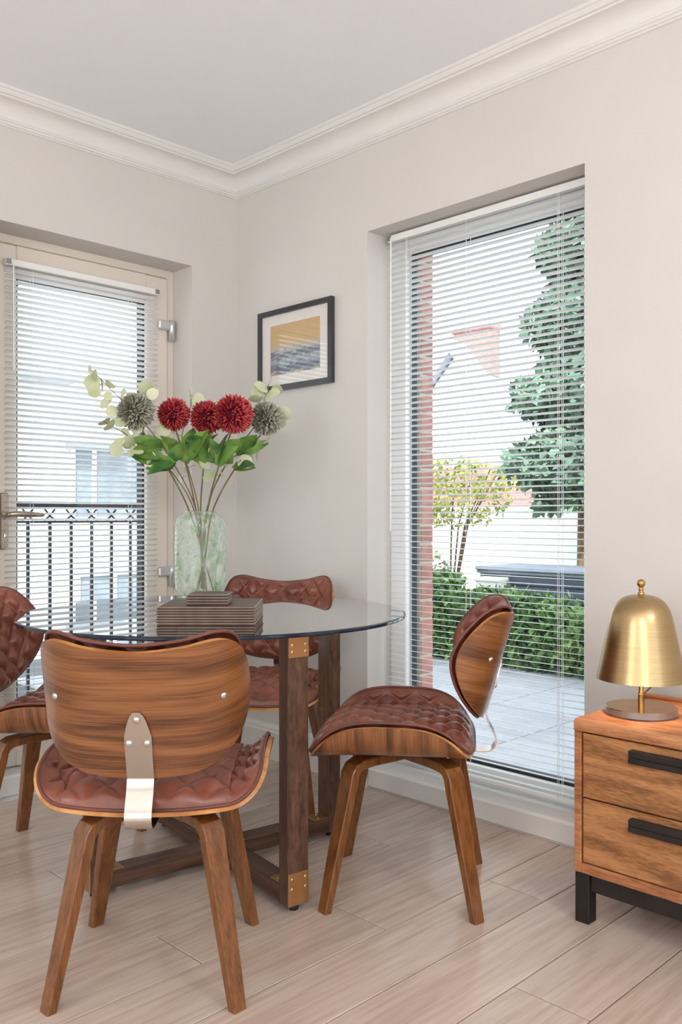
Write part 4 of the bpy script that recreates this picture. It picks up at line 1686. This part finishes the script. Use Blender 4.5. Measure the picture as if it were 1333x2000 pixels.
chm = MB().box(0.3, 0.7, -0.75, 0.32, 6.0, 7.10, bev=0.01).build('chimney', 'brick_far', hs)
MB().box(0.26, 0.74, -0.80, 0.37, 7.10, 7.22, bev=0.02).build('chimney_cap', 'brick_far', chm)
h2 = empty('slate_roof_house', (20.5, 11.2, -1.7), 0, 'distant house with blue-grey slate roof behind the conifer', 'house')
MB().box(0, 8, -3.0, 2.4, 0, 5.9).build('wall', 'brick_far', h2)
MB().prism([(0, 5.9), (4, 8.3), (8, 5.9)], 1, -3.0, 2.4).build('gable', 'slate', h2)
m = MB()
m.prism([(-0.4, 5.75), (4, 8.4), (4, 8.6), (-0.5, 5.9)], 1, -3.2, 2.6)
m.build('roof_slope', 'slate', h2)

# white house seen through the door
wh = empty('white_house', (5.0, 9.0, -1.7), 0, 'white rendered house with grey windows seen through the balcony door', 'house')
MB().box(-9, 6, 0, 8, 0, 6.1).build('wall', 'render_white', wh)
m = MB()
m.prism([(-9.3, 6.0), (6.3, 6.0), (6.3, 6.2), (-9.3, 6.2)], 1, -0.25, 8)
m.build('eaves', 'render_white', wh)
MB().prism([(-0.2, 6.1), (4, 8.4), (8.2, 6.1)], 0, -9, 6).build('roof', 'slate', wh)


def hwin(x0, x1, z0, z1, mull):
    f = MB().box(x0 - 0.07, x1 + 0.07, -0.05, 0.03, z1, z1 + 0.12)
    w = f.build('window', 'house_trim', wh)
    MB().box(x0, x1, -0.01, 0.02, z0, z1).build('pane', 'window_blue', w)
    for mxx in [x0 + 0.03] + mull + [x1 - 0.03]:
        MB().box(mxx - 0.035, mxx + 0.035, -0.03, -0.01, z0, z1).build('mullion', 'render_white', w)


hwin(-1.08, 0.25, 2.75, 3.75, [-0.70])
hwin(-1.0, 0.3, 0.75, 1.85, [-0.35])
hwin(-3.6, -2.4, 4.4, 5.5, [-3.0])
bay = MB()
bay.prism([(-2.9, 4.7), (-1.15, 4.7), (-1.15, 5.6), (-1.7, 6.2), (-2.9, 5.3)], 1, -0.7, 0)
bay.build('dormer', 'slate', wh)

# balcony and railing outside the door
tag(MB().box(-2.6, 0.32, WT + .001, 0.62, -0.22, -0.06).build('balcony_slab', 'earth'), 'narrow balcony slab outside the door', 'balcony', kind='structure')
rl = empty('balcony_railing', (-0.6, 0.44, -0.06), 0, 'black iron balcony railing with crossed ornaments outside the door', 'railing')
ro = rl.location


def rb(name, x0, x1, z0, z1, dy=0.008, bev=0.002, parent=rl):
    return MB().box(x0 - ro.x, x1 - ro.x, -dy, dy, z0 - ro.z, z1 - ro.z, bev=bev).build(name, 'iron_black', parent)


rb('top_rail', -2.0, 0.30, 1.098, 1.116, 0.020)
rb('middle_rail', -2.0, 0.30, 1.030, 1.040, 0.010)
rb('bottom_rail', -2.0, 0.30, 0.060, 0.075, 0.012)
for px_ in (-2.0, 0.28):
    rb('end_post', px_, px_ + 0.022, -0.06, 1.10, 0.011)
xx = -1.90
while xx < 0.27:
    bl_ = rb('baluster', xx - 0.0065, xx + 0.0065, 0.075, 1.03, 0.0065)
    rb('collar', xx - 0.017, xx + 0.017, 1.018, 1.026, 0.012, 0.002, bl_)
    m = MB()
    for sgn in (-1, 1):
        pts = [(xx - ro.x - sgn * 0.026, 0, 1.042 - ro.z), (xx - ro.x, 0.002 * sgn, 1.060 - ro.z), (xx - ro.x + sgn * 0.030, 0, 1.098 - ro.z)]
        m.tube(pts, 0.0042, 6)
    m.build('cross_ornament', 'iron_black', rl)
    xx += 0.1008
